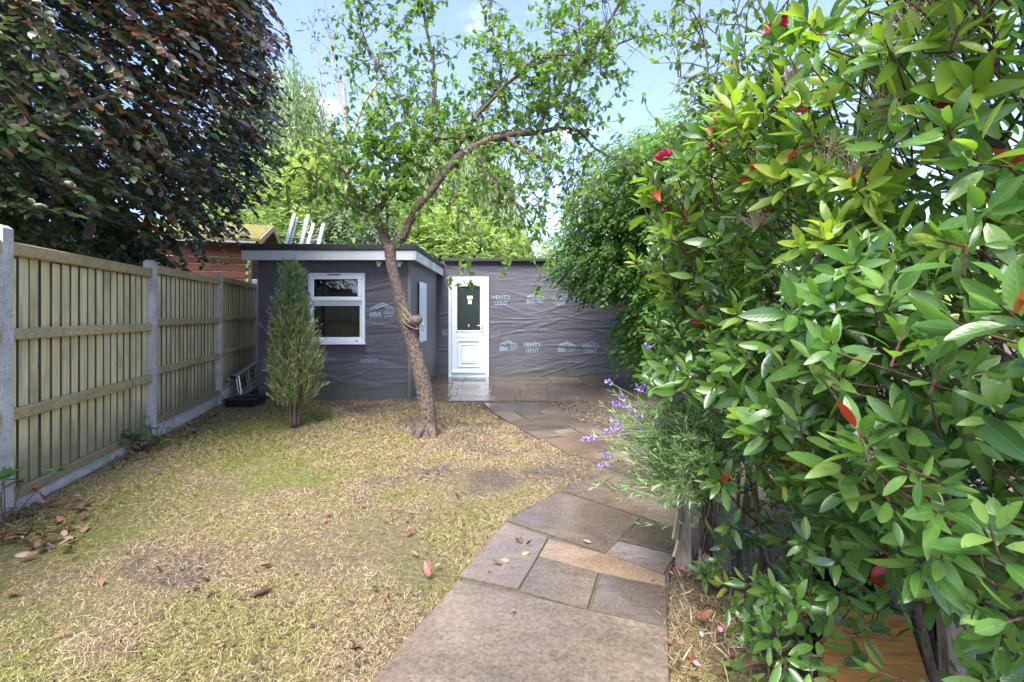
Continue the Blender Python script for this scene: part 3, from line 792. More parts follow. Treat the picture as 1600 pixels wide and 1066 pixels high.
m = MB(); m.add([(.06, .03, 2.69), (.06, 1.67, 2.69), (.06, .85, 3.08), (.09, .03, 2.69), (.09, 1.67, 2.69), (.09, .85, 3.08)], [(0, 1, 2), (5, 4, 3), (0, 3, 4, 1), (1, 4, 5, 2), (2, 5, 3, 0)])
m.build('gable', M['cedar'], cab, world=False)
m = MB(); m.tube([(-2.8, -.26, 2.66), (.24, -.26, 2.66)], .05, 8); m.build('gutter', M['black'], cab, world=False)
m = MB(); m.tube([(.16, -.2, 2.64), (.13, -.08, 2.55), (.13, -.07, .05)], .033, 8); m.build('downpipe', M['black'], cab, world=False)

# ------------------------------------------------------------------ ladders
def ladder(name, label, a, b, side_dir, width, mat, rungs, stile=(.028, .07), second=False, group=None):
    """stiles from a to b, the second offset by width along side_dir"""
    a = np.array(a, float); b = np.array(b, float); sdv = unit(np.array(side_dir, float))
    ld = thing(name, label, 'ladder', a, group)
    upv = np.cross(unit(b - a), sdv)
    for k, off in enumerate((0, width)):
        st = MB().bar(a + sdv * off, b + sdv * off, stile[0], stile[1], up=upv).build('stile', mat, ld, bevel=.004)
        MB().bar(a + sdv * off - unit(b - a) * .012, a + sdv * off, stile[0] + .01, stile[1] + .01, up=upv).build('end_cap', M['black'], ld)
    for i in range(rungs):
        f = (i + .5) / rungs; c_ = a + (b - a) * f
        MB().tube([c_ + sdv * .01, c_ + sdv * (width - .01)], .014, 6).build('rung', mat, ld)
    if second:
        off2 = upv * .075
        for off in (.03, width - .03):
            MB().bar(a + sdv * off + off2, b + sdv * off + off2, stile[0], stile[1] * .8, up=upv).build('stile', mat, ld, bevel=.004)
        for i in range(rungs):
            f = (i + .7) / rungs; c_ = a + (b - a) * f + off2
            MB().tube([c_ + sdv * .04, c_ + sdv * (width - .04)], .012, 6).build('rung', mat, ld)
    return ld
ladder('extension_ladder', 'aluminium extension ladder lying on edge between fence and membrane wall', (-4.10, 6.92, .36), (-4.16, 9.55, .98), (.12, .05, -1.0), .34, M['alu'], 10, (.030, .075), True)
b0 = P(447, 384, 7.55); t0 = P(460, 336, 8.1)
ladder('extension_ladder', 'taller yellowish ladder end sticking up above the felt roof', b0, t0, (1, .35, 0), .22, M['alu_dull'], 2, (.055, .07), True, 'ladder ends above the roof')
b1 = P(481, 384, 7.75); t1 = P(490, 351, 8.15)
ladder('extension_ladder', 'shorter silver ladder end sticking up above the felt roof', b1, t1, (1, .3, 0), .16, M['alu'], 2, (.055, .07), False, 'ladder ends above the roof')
bx = thing('black_tray', 'low black plastic tray on the soil beside the ladder foot', 'tray', (-3.74, 6.62, 0))
m = MB(); m.add([(-3.93, 6.48, .0), (-3.56, 6.48, 0), (-3.56, 6.76, 0), (-3.93, 6.76, 0), (-3.95, 6.45, .10), (-3.54, 6.45, .10), (-3.54, 6.79, .10), (-3.95, 6.79, .10)], [(3,2,1,0),(0,1,5,4),(1,2,6,5),(2,3,7,6),(3,0,4,7)])
m.build('tub', M['black'], bx)
MB().box(-3.965, -3.525, 6.435, 6.805, .101, .122).build('lid', M['black'], bx, bevel=.008, seg=2)
MB().bar((-3.90, 6.6, .135), (-3.62, 6.7, .142), .12, .024).build('bundle', M['black'], bx, bevel=.008)

# ------------------------------------------------------------------ vegetation helpers
def rand_unit(n):
    return unit(rng.normal(0, 1, (n, 3)))
def along(pts, n_per):
    """resample a polyline (list of points) smoothly"""
    pts = np.array(pts, float); out = []
    for i in range(len(pts) - 1):
        p0 = pts[max(i - 1, 0)]; p1 = pts[i]; p2 = pts[i + 1]; p3 = pts[min(i + 2, len(pts) - 1)]
        for k in range(n_per):
            t_ = k / n_per
            out.append(.5 * ((2 * p1) + (-p0 + p2) * t_ + (2 * p0 - 5 * p1 + 4 * p2 - p3) * t_ ** 2 + (-p0 + 3 * p1 - 3 * p2 + p3) * t_ ** 3))
    out.append(pts[-1]); return np.array(out)
class Sprays:
    """collects leaves set along shoots"""
    def __init__(s): s.p, s.d, s.n, s.z, s.m = [], [], [], [], []
    def add(s, p, d, n, z, m):
        s.p.append(p); s.d.append(d); s.n.append(n); s.z.append(z); s.m.append(m)
    def arrays(s):
        return (np.concatenate(s.p), np.concatenate(s.d), np.concatenate(s.n), np.concatenate(s.z), np.concatenate(s.m))

# ------------------------------------------------------------------ plum tree on the lawn
M['plum_bark'] = bark('plum_bark', (0.020, 0.013, 0.010), (0.170, 0.118, 0.090), (9, 9, 5.5), 1.0, (0.088, 0.087, 0.017))
plum_m = [leafmat('plum_leaf', [(0, (0.060, 0.128, 0.025)), (.5, (0.101, 0.208, 0.035)), (1, (0.175, 0.296, 0.060))], .38, .42),
          leafmat('plum_young_leaf', [(0, (0.110, 0.209, 0.033)), (1, (0.209, 0.308, 0.066))], .42, .5)]
plum = thing('plum_tree', 'leaning fruit tree with a forked scaly trunk growing in the lawn', 'tree', (-.905, 5.06, 0))
TY = 5.06
trunk = along([P(668, 682, TY), P(668, 650, TY), P(662, 605, TY), P(648, 548, TY), P(636, 505, TY), P(622, 455, TY - .02), P(612, 415, TY - .03), P(609, 385, TY - .03)], 5)
tr_r = np.interp(np.linspace(0, 1, len(trunk)), [0, .07, .3, .52, .58, .64, .9, 1], [.140, .100, .086, .075, .094, .066, .058, .068])
MB().tube(trunk, list(tr_r), 14).build('trunk', M['plum_bark'], plum, smooth=True)
for a in (.4, 1.7, 2.9, 4.1, 5.3):
    q0 = np.array((-.905, 5.06, 0)); dv = np.array((math.cos(a), math.sin(a), 0))
    MB().tube([q0 + dv * .05 + (0, 0, .11), q0 + dv * .12 + (0, 0, .04), q0 + dv * .16 + (0, 0, -.01), q0 + dv * .22 + (0, 0, -.05)], [.05, .045, .034, .02], 8).build('root', M['plum_bark'], plum, smooth=True)
MB().tube([P(640, 505, TY - .05), P(652, 500, TY - .11), P(657, 498, TY - .12)], [.07, .055, .035], 10).build('trunk_knot', M['plum_bark'], plum, smooth=True)
def pl(pts): return [P(x, y, TY + d) for x, y, d in pts]
LIMBS = [
    (pl([(610, 392, 0), (630, 368, -.05), (650, 328, -.1), (682, 288, -.15), (712, 250, -.15), (748, 226, -.1), (788, 212, 0), (842, 207, .1)]), .057, .028),
    (pl([(608, 392, 0), (597, 360, .05), (586, 335, .1), (596, 322, .15), (612, 300, .2), (634, 268, .2), (668, 228, .15), (690, 216, .1), (740, 215, .15), (800, 205, .2)]), .050, .020),
    (pl([(586, 340, .1), (570, 318, 0), (548, 290, -.1), (520, 240, -.2), (495, 200, -.25)]), .030, .009),
    (pl([(580, 335, .1), (545, 312, .3), (515, 290, .45), (470, 262, .6), (452, 270, .6)]), .024, .006),
    (pl([(606, 372, 0), (606, 300, -.1), (610, 240, -.15), (600, 180, -.2)]), .014, .006),
    (pl([(672, 226, .15), (675, 185, .2), (680, 130, .25), (672, 70, .3), (660, 10, .3), (650, -60, .3)]), .026, .010),
    (pl([(738, 190, .1), (770, 155, 0), (806, 120, -.1), (842, 90, -.2), (900, 86, -.3)]), .022, .009),
    (pl([(712, 238, -.1), (738, 190, .1), (760, 160, .2), (830, 105, .3), (905, 80, .35)]), .024, .012),
    (pl([(894, 120, .2), (930, 70, .1), (965, 10, 0), (985, -60, 0)]), .024, .012),
    (pl([(840, 207, .1), (880, 200, .2), (905, 205, .2), (930, 232, .2), (965, 250, .2), (1000, 262, .2)]), .028, .006),
    (pl([(790, 212, 0), (815, 235, -.2), (850, 248, -.3), (872, 262, -.35)]), .026, .008),
    (pl([(745, 240, -.1), (775, 280, -.3), (800, 310, -.4), (825, 350, -.45)]), .018, .005),
    (pl([(842, 207, .1), (860, 160, .3), (905, 110, .5), (990, 60, .6), (1080, 55, .6)]), .022, .006),
    (pl([(668, 228, .15), (640, 180, .5), (600, 120, .7), (570, 60, .8), (560, 10, .8)]), .020, .006),
    (pl([(690, 270, -.1), (700, 300, -.4), (718, 330, -.55), (740, 345, -.6)]), .010, .003),
    (pl([(780, 150, .0), (782, 100, .3), (770, 40, .5), (760, -30, .5)]), .015, .006),
    (pl([(868, 205, .2), (885, 160, .1), (900, 100, .0), (905, 30, .0), (900, -40, 0)]), .018, .007),
]
limb_pts = []
for pts, r0, r1 in LIMBS:
    q = along(pts, 4); q[1:-1] += rng.normal(0, .006, (len(q) - 2, 3))
    MB().tube(q, list(np.linspace(r0, r1, len(q)) * (1 + .06 * rng.normal(0, 1, len(q)))), 8).build('limb', M['plum_bark'], plum, smooth=True)
    limb_pts.append((q, r0, r1))
sp_ = Sprays(); tw = MB()
def twig(start, d, length, order=0):
    n = max(3, int(length / .07)); pts = [start]; d = unit(d)
    for i in range(n):
        d = unit(d + rng.normal(0, .22, 3) + np.array((0, 0, -.02)))
        pts.append(pts[-1] + d * length / n)
    pts = np.array(pts)
    tw.tube(pts, list(np.linspace(.0055 if order == 0 else .0035, .0014, len(pts))), 4, cap=False)
    return pts
def leafy(pts, density, size, mat_bias, fan=.8):
    seg = np.linalg.norm(pts[-1] - pts[0])
    k = max(2, int(density * seg)); 
    t_ = rng.uniform(.15, 1.0, k); idx = np.minimum((t_ * (len(pts) - 1)).astype(int), len(pts) - 2); f = (t_ * (len(pts) - 1) - idx)[:, None]
    p = pts[idx] * (1 - f) + pts[idx + 1] * f
    ax = unit(pts[idx + 1] - pts[idx])
    d = unit(ax * .5 + rand_unit(k) * fan + np.array((0, 0, -.15)))
    nn = unit(np.array((0, -.15, 1.0)) + rng.normal(0, .55, (k, 3)))
    sp_.add(p, d, nn, rng.uniform(.7, 1.15, k) * size, (rng.random(k) < mat_bias).astype(int))
for li, (q, r0, r1) in enumerate(limb_pts):
    Lg = np.sum(np.linalg.norm(np.diff(q, axis=0), axis=1))
    start = .42 if li == 0 else .45 if li == 1 else .12
    for i in range(int(Lg * (19 if li > 1 else 15))):
        t_ = rng.uniform(start, 1.0); j = int(t_ * (len(q) - 1)); s0 = q[j]
        ax = unit(q[min(j + 1, len(q) - 1)] - q[max(j - 1, 0)])
        d = unit(rand_unit(1)[0] * .9 + ax * .45 + np.array((0, 0, .12)))
        a = twig(s0, d, rng.uniform(.25, .75))
        if rng.random() < .82: leafy(a, 20, .082, .35)
        for _ in range(rng.integers(1, 4)):
            b_ = twig(a[rng.integers(1, len(a))], unit(d + rng.normal(0, .8, 3)), rng.uniform(.10, .32), 1)
            if rng.random() < .80: leafy(b_, 30, .080, .35)
# hanging bare-ish twigs on the right, and the leafy tuft low on the left fork
for i in range(70):
    s0 = P(rng.uniform(740, 940), rng.uniform(215, 290), TY + rng.uniform(-.5, .5))
    a = twig(s0, (rng.normal(.15, .4), rng.normal(0, .4), -.9), rng.uniform(.3, .8))
    if rng.random() < .8: leafy(a, 20, .070, .2, .7)
for i in range(120):
    s0 = P(rng.uniform(545, 668), rng.uniform(190, 330), TY + rng.uniform(-.4, .4))
    a = twig(s0, rand_unit(1)[0] + np.array((0, -.2, .2)), rng.uniform(.12, .35), 1); leafy(a, 40, .084, .35)
tw.build('twigs', M['plum_bark'], plum, kind='stuff')
tpl_plum = [leaf_template(.52, (.2, .5, .8), c_, f_, .95) for c_, f_ in ((.15, .3), (.3, .2), (.05, .45))]
foliage(plum, *sp_.arrays()[:4], tpl_plum, plum_m, sp_.arrays()[4], parts=300, cell=10)
m = MB()
for k in range(3):
    c_ = P(645, 498 + 7 * k - 4, TY - .02); rr = .115
    tilt = rng.normal(0, .05)
    m.tube([c_ + np.array((rr * math.cos(a), rr * math.sin(a), tilt * math.cos(a) + .02 * math.sin(a * 2 + k))) for a in np.linspace(0, 2 * math.pi, 18)], .0028, 5, cap=False)
props(m.build('string', M['string']), 'pale string wound around the knot of the leaning tree trunk', 'string')

# ------------------------------------------------------------------ columnar conifer
con = thing('conifer_shrub', 'upright conifer with browning feathery foliage in front of the window', 'conifer', (-2.51, 5.35, 0))
M['con_bark'] = bark('conifer_stem', (.04, .025, .018), (.15, .09, .06), (20, 20, 8))
con_m = [leafmat('conifer_green', [(0, (0.095, 0.158, 0.051)), (1, (0.253, 0.317, 0.119))], .6, .25, .3),
         leafmat('conifer_brown', [(0, (0.142, 0.166, 0.066)), (.6, (0.253, 0.277, 0.109)), (1, (0.362, 0.277, 0.144))], .6, .25, .3),
         leafmat('conifer_blue', [(0, (0.089, 0.147, 0.066)), (1, (0.200, 0.259, 0.132))], .6, .25, .3)]
sp_ = Sprays(); CB = np.array((-2.47, 5.35, 0))
for k in range(5):
    a = k * 1.26; q = along([CB + (.03 * math.cos(a), .03 * math.sin(a), 0), CB + (.06 * math.cos(a), .06 * math.sin(a), .35), CB + (.09 * math.cos(a), .09 * math.sin(a), .9), CB + (.02 * math.cos(a), .02 * math.sin(a), 1.5 + .07 * k)], 4)
    MB().tube(q, list(np.linspace(.020, .005, len(q))), 6).build('stem', M['con_bark'], con, smooth=True)
cw = MB()
for i in range(1500):
    z = rng.uniform(.34, 1.78) if i > 60 else rng.uniform(1.6, 1.82)
    prof = .66 * np.interp(z, [.2, .4, .75, 1.0, 1.3, 1.55, 1.78], [.16, .30, .37, .33, .21, .11, .02])
    rr = prof * math.sqrt(rng.uniform(.12, 1)); a = rng.uniform(0, 6.283)
    base_ = CB + np.array((rr * math.cos(a) - .03 * (z > 1), rr * math.sin(a), z - .10))
    d = unit(np.array((.42 * math.cos(a), .42 * math.sin(a), 1.0)) + rng.normal(0, .16, 3))
    ln = rng.uniform(.07, .24)
    k = 11
    t_ = np.linspace(.05, 1, k); p = base_ + d * (t_ * ln)[:, None]
    dd = unit(d * 1.0 + rand_unit(k) * .62)
    pb = .10 if z > 1.45 else .48 if z < 1.25 else .30
    mm = 1 if rng.random() < pb * (1.2 if rr > .15 else .9) else (2 if z > 1.15 + rng.normal(0, .15) or (math.cos(a) < -.4 and rng.random() < .4) else 0)
    sp_.add(p, dd, rand_unit(k), rng.uniform(.034, .066, k), np.full(k, mm))
    if i % 6 == 0: cw.tube([base_, base_ + d * ln * .7], [.0022, .0012], 3, cap=False)
cw.build('twigs', M['con_bark'], con, kind='stuff')
tpl_con = [leaf_template(.22, (.35, .7), .05, .4), leaf_template(.17, (.35, .7), .2, .4)]
foliage(con, *sp_.arrays()[:4], tpl_con, con_m, sp_.arrays()[4])

# ------------------------------------------------------------------ copper beech
bee = thing('copper_beech', 'large copper beech overhanging the fence with dark purple and green leaves', 'tree', (-5.3, 4.9, 0))
M['beech_bark'] = bark('beech_bark', (.05, .043, .036), (.20, .17, .14), (4, 4, 4), .5)
bee_m = [leafmat('beech_dark_green', [(0, (0.024, 0.045, 0.018)), (.6, (0.045, 0.079, 0.028)), (1, (0.084, 0.130, 0.039))], .27, .22, .7),
         leafmat('beech_purple', [(0, (0.038, 0.029, 0.023)), (.6, (0.079, 0.052, 0.038)), (1, (0.142, 0.096, 0.050))], .25, .2, .75, (2.2, .9, .5)),
         leafmat('beech_copper', [(0, (0.168, 0.066, 0.026)), (.6, (0.240, 0.108, 0.036)), (1, (0.180, 0.180, 0.042))], .42, .35, .5, (1.8, 1.0, .4))]
BC = np.array((-5.3, 4.9, 0))
MB().tube(along([BC, BC + (.05, 0, 1.2), BC + (.1, .05, 2.6), BC + (.0, .1, 4.2), BC + (.1, .1, 6.2)], 4), list(np.linspace(.22, .06, 17)), 12).build('trunk', M['beech_bark'], bee, smooth=True)
sp_ = Sprays(); tw = MB()
cen = np.array((-4.75, 4.95, 3.75)); rad = np.array((2.45, 2.55, 2.75))
for i in range(14):
    e = cen + rad * rand_unit(1)[0] * .75; e[2] = max(e[2], 2.2)
    s0 = BC + np.array((.08, .05, rng.uniform(1.6, 4.2)))
    mid = (s0 + e) / 2 + np.array((0, 0, .35))
    q = along([s0, mid, e], 5); MB().tube(q, list(np.linspace(.055, .012, len(q))), 7).build('limb', M['beech_bark'], bee, smooth=True)
q = along([P(-20, 205, 3.6), P(60, 185, 3.55), P(110, 170, 3.5), P(165, 150, 3.45)], 4); MB().tube(q, list(np.linspace(.035, .014, len(q))), 7).build('limb', M['beech_bark'], bee, smooth=True)
q = along([P(128, 420, 4.6), P(133, 390, 4.6), P(138, 365, 4.62), P(150, 330, 4.7)], 4); MB().tube(q, list(np.linspace(.05, .035, len(q))), 8).build('limb', M['beech_bark'], bee, smooth=True)
def beech_ok(p):
    x, y, z = p
    lim = np.interp(z, [1.7, 2.0, 2.65, 3.06, 3.47, 4.0, 4.6, 6.5], [-3.60, -3.30, -2.95, -2.70, -2.48, -2.48, -2.55, -2.9])
    return x < lim - .38 * (y - 5.0) + rng.normal(0, .09) and z > (1.98 + .25 * rng.random() if x > FX0 + FS * y - .3 else 1.35)
cnt = 0
while cnt < 5200:
    u = rand_unit(1)[0]; r_ = rng.uniform(.35, 1.0) ** .45
    p0 = cen + rad * u * r_
    if cnt % 4 == 3: p0 = np.array((rng.uniform(-7.0, -3.5), rng.uniform(3.6, 7.2), rng.uniform(1.3, 3.6) if cnt % 8 == 3 else rng.uniform(3.2, 6.0)))
    d = unit(np.array((.78, -.18, -.52)) + rng.normal(0, .24, 3)); L_ = rng.uniform(.35, .75)
    if p0[1] < 3.1 or not beech_ok(p0 + d * L_ - np.array((0, 0, .08))): continue
    if p0[1] > 6.2 and rng.random() < .5: continue
    cnt += 1
    n = 9
    t_ = np.linspace(0, 1, n + 1)[:, None]
    pts = p0 + d * L_ * t_ + np.array((0, 0, -.12)) * t_ ** 2 * L_
    tw.tube(pts[::3], list(np.linspace(.005, .0015, len(pts[::3]))), 3, cap=False)
    k = 15
    tt = np.linspace(.05, 1, k); idx = np.minimum((tt * n).astype(int), n - 1); f = (tt * n - idx)[:, None]
    p = pts[idx] * (1 - f) + pts[idx + 1] * f
    sidev = unit(np.cross(d, np.array((0, 0, 1.0)))); sg = np.where(np.arange(k) % 2, 1, -1)[:, None]
    dd = unit(d * .75 + sidev * sg * .7 + rng.normal(0, .22, (k, 3)) + np.array((0, 0, -.12)))
    nn = unit(np.array((.25, -.35, .9)) + rng.normal(0, .38, (k, 3)))
    px_ = CX + p0[0] / p0[1] * F
    depth = r_
    pp = np.clip((p0[0] + 4.3) / 1.6, 0.05, 1) * np.clip((p0[2] - 1.5) / 1.2, .15, 1)
    rr = rng.random(k)
    mm = np.where(rr < pp * .66, 1, np.where(rr < pp * .66 + .07 * pp + .01, 2, 0))
    sp_.add(p, dd, nn, rng.uniform(.068, .098, k), mm)
tw.build('twigs', M['beech_bark'], bee, kind='stuff')
tpl_b = [leaf_template(.62, (.2, .5, .8), c_, f_, .95) for c_, f_ in ((.1, .2), (.22, .15), (.05, .35))]
foliage(bee, *sp_.arrays()[:4], tpl_b, bee_m, sp_.arrays()[4], parts=300, cell=13)
lg = MB(); q = along([P(16, 370, 3.25), P(48, 380, 3.5), P(90, 400, 3.9), P(110, 412, 4.1)], 4)
q[:, 0] -= .25
lg.tube(q, list(np.linspace(.062, .04, len(q))), 10); props(lg.build('cut_log', M['beech_bark'], smooth=True), 'sawn brown branch showing just above the nearest fence panel', 'log')

# ------------------------------------------------------------------ trees beyond the garden
def strand_tree(name, label, base, top, rx, ry, n, strand, mats, leaf=(.05, .10), seed_h=.3, grp=None):
    """weeping crown: hanging shoots of narrow leaves from a domed canopy"""
    tr = thing(name, label, 'tree', base, grp); base = np.array(base, float)
    MB().tube(along([base, base + (.1, 0, top * .35), base + (-.1, .1, top * .8)], 5), list(np.linspace(.28, .08, 11)), 9).build('trunk', M['beech_bark'], tr, smooth=True)
    for i in range(9):
        a = rng.uniform(0, 6.28); e = base + np.array((rx * .7 * math.cos(a), ry * .7 * math.sin(a), top * rng.uniform(.6, .92)))
        s0 = base + np.array((0, 0, top * rng.uniform(.25, .5)))
        q = along([s0, (s0 + e) / 2 + (0, 0, .5), e], 4); MB().tube(q, list(np.linspace(.09, .02, len(q))), 6).build('limb', M['beech_bark'], tr, smooth=True)
    s = Sprays()
    for i in range(n):
        a = rng.uniform(0, 6.283); r_ = math.sqrt(rng.uniform(.02, 1)); h = top * (1 - .55 * r_ ** 2) * rng.uniform(.55, 1.0)
        p0 = base + np.array((rx * r_ * math.cos(a), ry * r_ * math.sin(a), h)); L_ = rng.uniform(*strand); k = int(L_ * 16)
        t_ = np.linspace(0, 1, k)[:, None]; out = np.array((math.cos(a), math.sin(a), 0)) * .22
        p = p0 + out * np.sqrt(t_) * L_ * .6 + np.array((0, 0, -1.0)) * t_ * L_ + rng.normal(0, .03, (k, 3))
        d = unit(np.array((0, 0, -1.0)) + rng.normal(0, .38, (k, 3)))
        s.add(p, d, rand_unit(k), rng.uniform(*leaf, k), np.full(k, 1 if rng.random() < .35 else 0))
    A = s.arrays(); foliage(tr, *A[:4], [leaf_template(.20, (.35, .7), .1, .3)], mats, A[4]); return tr
def feather_tree(name, label, base, blobs, n, mats, leaf=(.09, .17), wdt=.32, droop=-.1, cat='tree', grp=None, trunk_r=.14, up=None, limbs=True, dirs=None):
    """crown made of several uneven masses; each holds layered sprays of leaves"""
    tr = thing(name, label, cat, base, grp); base = np.array(base, float)
    tp = np.mean([b[0] for b in blobs], 0)
    MB().tube(along([base, base * .6 + tp * .4 + (.08, 0, 0), tp], 4), list(np.linspace(trunk_r, trunk_r * .35, 9)), 9).build('trunk', M['beech_bark'], tr, smooth=True)
    if limbs:
        for c_, r_ in blobs:
            s0 = base * .55 + tp * .45; q = along([s0, (s0 + np.array(c_)) / 2 + (0, 0, .15), np.array(c_)], 4)
            MB().tube(q, list(np.linspace(trunk_r * .5, trunk_r * .12, len(q))), 6).build('limb', M['beech_bark'], tr, smooth=True)
    wts = np.array([r_[0] * r_[2] for _, r_ in blobs]); wts /= wts.sum()
    s = Sprays()
    for c_, r_, w_ in [(np.array(b[0], float), np.array(b[1], float), w_) for b, w_ in zip(blobs, wts)]:
        m_ = int(n * w_)
        u = rand_unit(m_); rr = rng.uniform(.2, 1.0, m_) ** .42; lump = 1 + .22 * np.sin(u[:, 0] * 5 + c_[0] * 3) * np.sin(u[:, 2] * 6 + c_[2])
        p0 = c_ + r_ * u * (rr * lump)[:, None]
        d0 = unit(u * np.array((1, 1, .35)) + np.array((0, 0, droop)) + rng.normal(0, .3, (m_, 3)))
        if dirs is not None: d0 = unit(d0 * .5 + np.array(dirs) + rng.normal(0, .2, (m_, 3)))
        k = 8; L_ = rng.uniform(2.2, 4.2, m_) * leaf[1]
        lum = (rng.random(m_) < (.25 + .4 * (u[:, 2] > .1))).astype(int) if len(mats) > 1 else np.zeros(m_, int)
        for j in range(k):
            t_ = (j + .5) / k; sgn = 1 if j % 2 else -1
            sv = unit(np.cross(d0, np.array((0, 0, 1.0))) + rng.normal(0, .15, (m_, 3)))
            p = p0 + d0 * (L_ * t_)[:, None] + np.array((0, 0, -.25)) * ((L_ * t_ ** 2)[:, None])
            d = unit(d0 * .8 + sv * sgn * .75 + rng.normal(0, .2, (m_, 3)) + np.array((0, 0, -.15)))
            nn = unit(np.array((0, -.3, 1.0)) + .4 * u + rng.normal(0, .35, (m_, 3)))
            s.add(p, d, nn, rng.uniform(leaf[0], leaf[1], m_), lum)
    A = s.arrays()
    return tr, A
willow_m = [leafmat('willow_leaf', [(0, (0.138, 0.203, 0.089)), (1, (0.276, 0.356, 0.179))], .5, .4), leafmat('willow_pale_leaf', [(0, (0.259, 0.324, 0.162)), (1, (0.406, 0.470, 0.276))], .5, .4)]
strand_tree('weeping_willow', 'tall pale weeping willow behind the copper beech and cabin', (-8.5, 17.0, 0), 11.2, 3.0, 2.4, 2200, (1.2, 3.2), willow_m, (.18, .32))
strand_tree('weeping_willow', 'low weeping willow seen between the fork of the fruit tree', (-2.1, 17.5, 0), 9.2, 2.7, 2.2, 2200, (1.0, 3.2), willow_m, (.18, .30))
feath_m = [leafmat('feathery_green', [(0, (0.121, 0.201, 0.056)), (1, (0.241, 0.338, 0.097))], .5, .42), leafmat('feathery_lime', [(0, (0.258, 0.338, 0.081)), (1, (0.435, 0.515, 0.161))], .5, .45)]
tpl_f = [leaf_template(.32, (.35, .7), .1, .3), leaf_template(.26, (.35, .7), .25, .3)]
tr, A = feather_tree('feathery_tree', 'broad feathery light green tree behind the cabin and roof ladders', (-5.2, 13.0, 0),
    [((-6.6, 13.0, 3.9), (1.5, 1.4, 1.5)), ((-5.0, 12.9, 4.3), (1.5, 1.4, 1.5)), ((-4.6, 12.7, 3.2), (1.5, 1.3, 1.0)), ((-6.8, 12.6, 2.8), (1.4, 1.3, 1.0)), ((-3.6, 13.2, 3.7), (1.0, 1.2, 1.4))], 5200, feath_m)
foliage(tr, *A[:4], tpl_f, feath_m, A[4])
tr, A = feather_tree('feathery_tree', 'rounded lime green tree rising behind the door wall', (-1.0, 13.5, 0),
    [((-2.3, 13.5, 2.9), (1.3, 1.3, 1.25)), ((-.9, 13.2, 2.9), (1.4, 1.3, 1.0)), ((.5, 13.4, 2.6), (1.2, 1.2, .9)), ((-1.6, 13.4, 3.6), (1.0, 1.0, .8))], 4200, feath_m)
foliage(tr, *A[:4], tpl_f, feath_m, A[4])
dark_m = [leafmat('dark_conifer_leaf', [(0, (0.042, 0.077, 0.042)), (1, (0.105, 0.161, 0.084))], .55, .2), leafmat('mid_conifer_leaf', [(0, (0.084, 0.133, 0.063)), (1, (0.154, 0.210, 0.098))], .55, .25)]
tr, A = feather_tree('dark_evergreen', 'dark drooping evergreen between the ladders and the fruit tree fork', (-3.9, 11.9, 0),
    [((-4.0, 11.9, 3.3), (.9, .6, 1.1)), ((-3.4, 11.9, 2.7), (1.0, .6, .7)), ((-4.6, 11.9, 2.6), (.8, .5, .6))], 1500, dark_m, (.10, .18), droop=-.7)
foliage(tr, *A[:4], tpl_f, dark_m, A[4])
# thin half-bare tree with a pale stem against the sky
slim = thing('slender_tree', 'thin half bare tree with a pale stem against the blue sky', 'tree', (-3.55, 11.6, 0))
M['pale_bark'] = bark('pale_bark', (.17, .14, .11), (.42, .36, .29), (6, 6, 3), .4)
LY = 11.6; tw = MB(); sp_ = Sprays()
for pts, r0, r1 in (([(548, 420, 0), (545, 330, 0), (541, 250, 0), (540, 180, 0), (536, 120, 0)], .10, .03), ([(545, 235, 0), (556, 195, 0), (570, 160, 0), (590, 130, 0), (612, 95, 0)], .05, .015), ([(541, 240, .1), (520, 215, .1), (505, 160, .2), (498, 100, .2), (490, 40, .2)], .03, .008), ([(540, 180, 0), (525, 130, 0), (515, 60, .1), (512, 15, .1)], .03, .008), ([(556, 195, .2), (600, 170, .3), (625, 150, .3)], .025, .006)):
    q = along([P(x, y, LY + d) for x, y, d in pts], 4); MB().tube(q, list(np.linspace(r0, r1, len(q))), 7).build('limb', M['pale_bark'], slim, smooth=True)
    for i in range(26):
        s0 = q[rng.integers(len(q) // 3, len(q))]; t2 = twig(s0, rand_unit(1)[0] + np.array((0, 0, .5)), rng.uniform(.3, .9))
        if rng.random() < .75: leafy(t2, 9, .085, .1)
tw.build('twigs', M['pale_bark'], slim, kind='stuff')
slim_m = [leafmat('slender_leaf', [(0, (.06, .085, .035)), (1, (.14, .16, .07))], .5, .35)]
A = sp_.arrays(); foliage(slim, *A[:4], [leaf_template(.5, (.35, .7), .1, .3)], slim_m, A[4] * 0)
# distant wood that closes the view
tl = Sprays()
for i in range(5200):
    x = rng.uniform(-34, 30); h = 3.2 + 1.3 * math.sin(x * .7) + .8 * math.sin(x * 1.9 + 1)
    if -.5 < x < 3.5: h *= .6
    k = 5; p0 = np.array((x, rng.uniform(26, 31), h * rng.uniform(.02, 1) ** .8))
    tl.add(p0 + rng.normal(0, .35, (k, 3)), rand_unit(k), unit(np.array((0, -.5, .8)) + rng.normal(0, .4, (k, 3))), rng.uniform(.35, .6, k), rng.integers(0, 2, k))
A = tl.arrays(); o = foliage(None, *A[:4], [leaf_template(.6, (.35, .7), .1, .3)], feath_m, A[4], name='distant_woodland')
props(o, 'mixed green trees far behind the garden buildings', 'woodland')

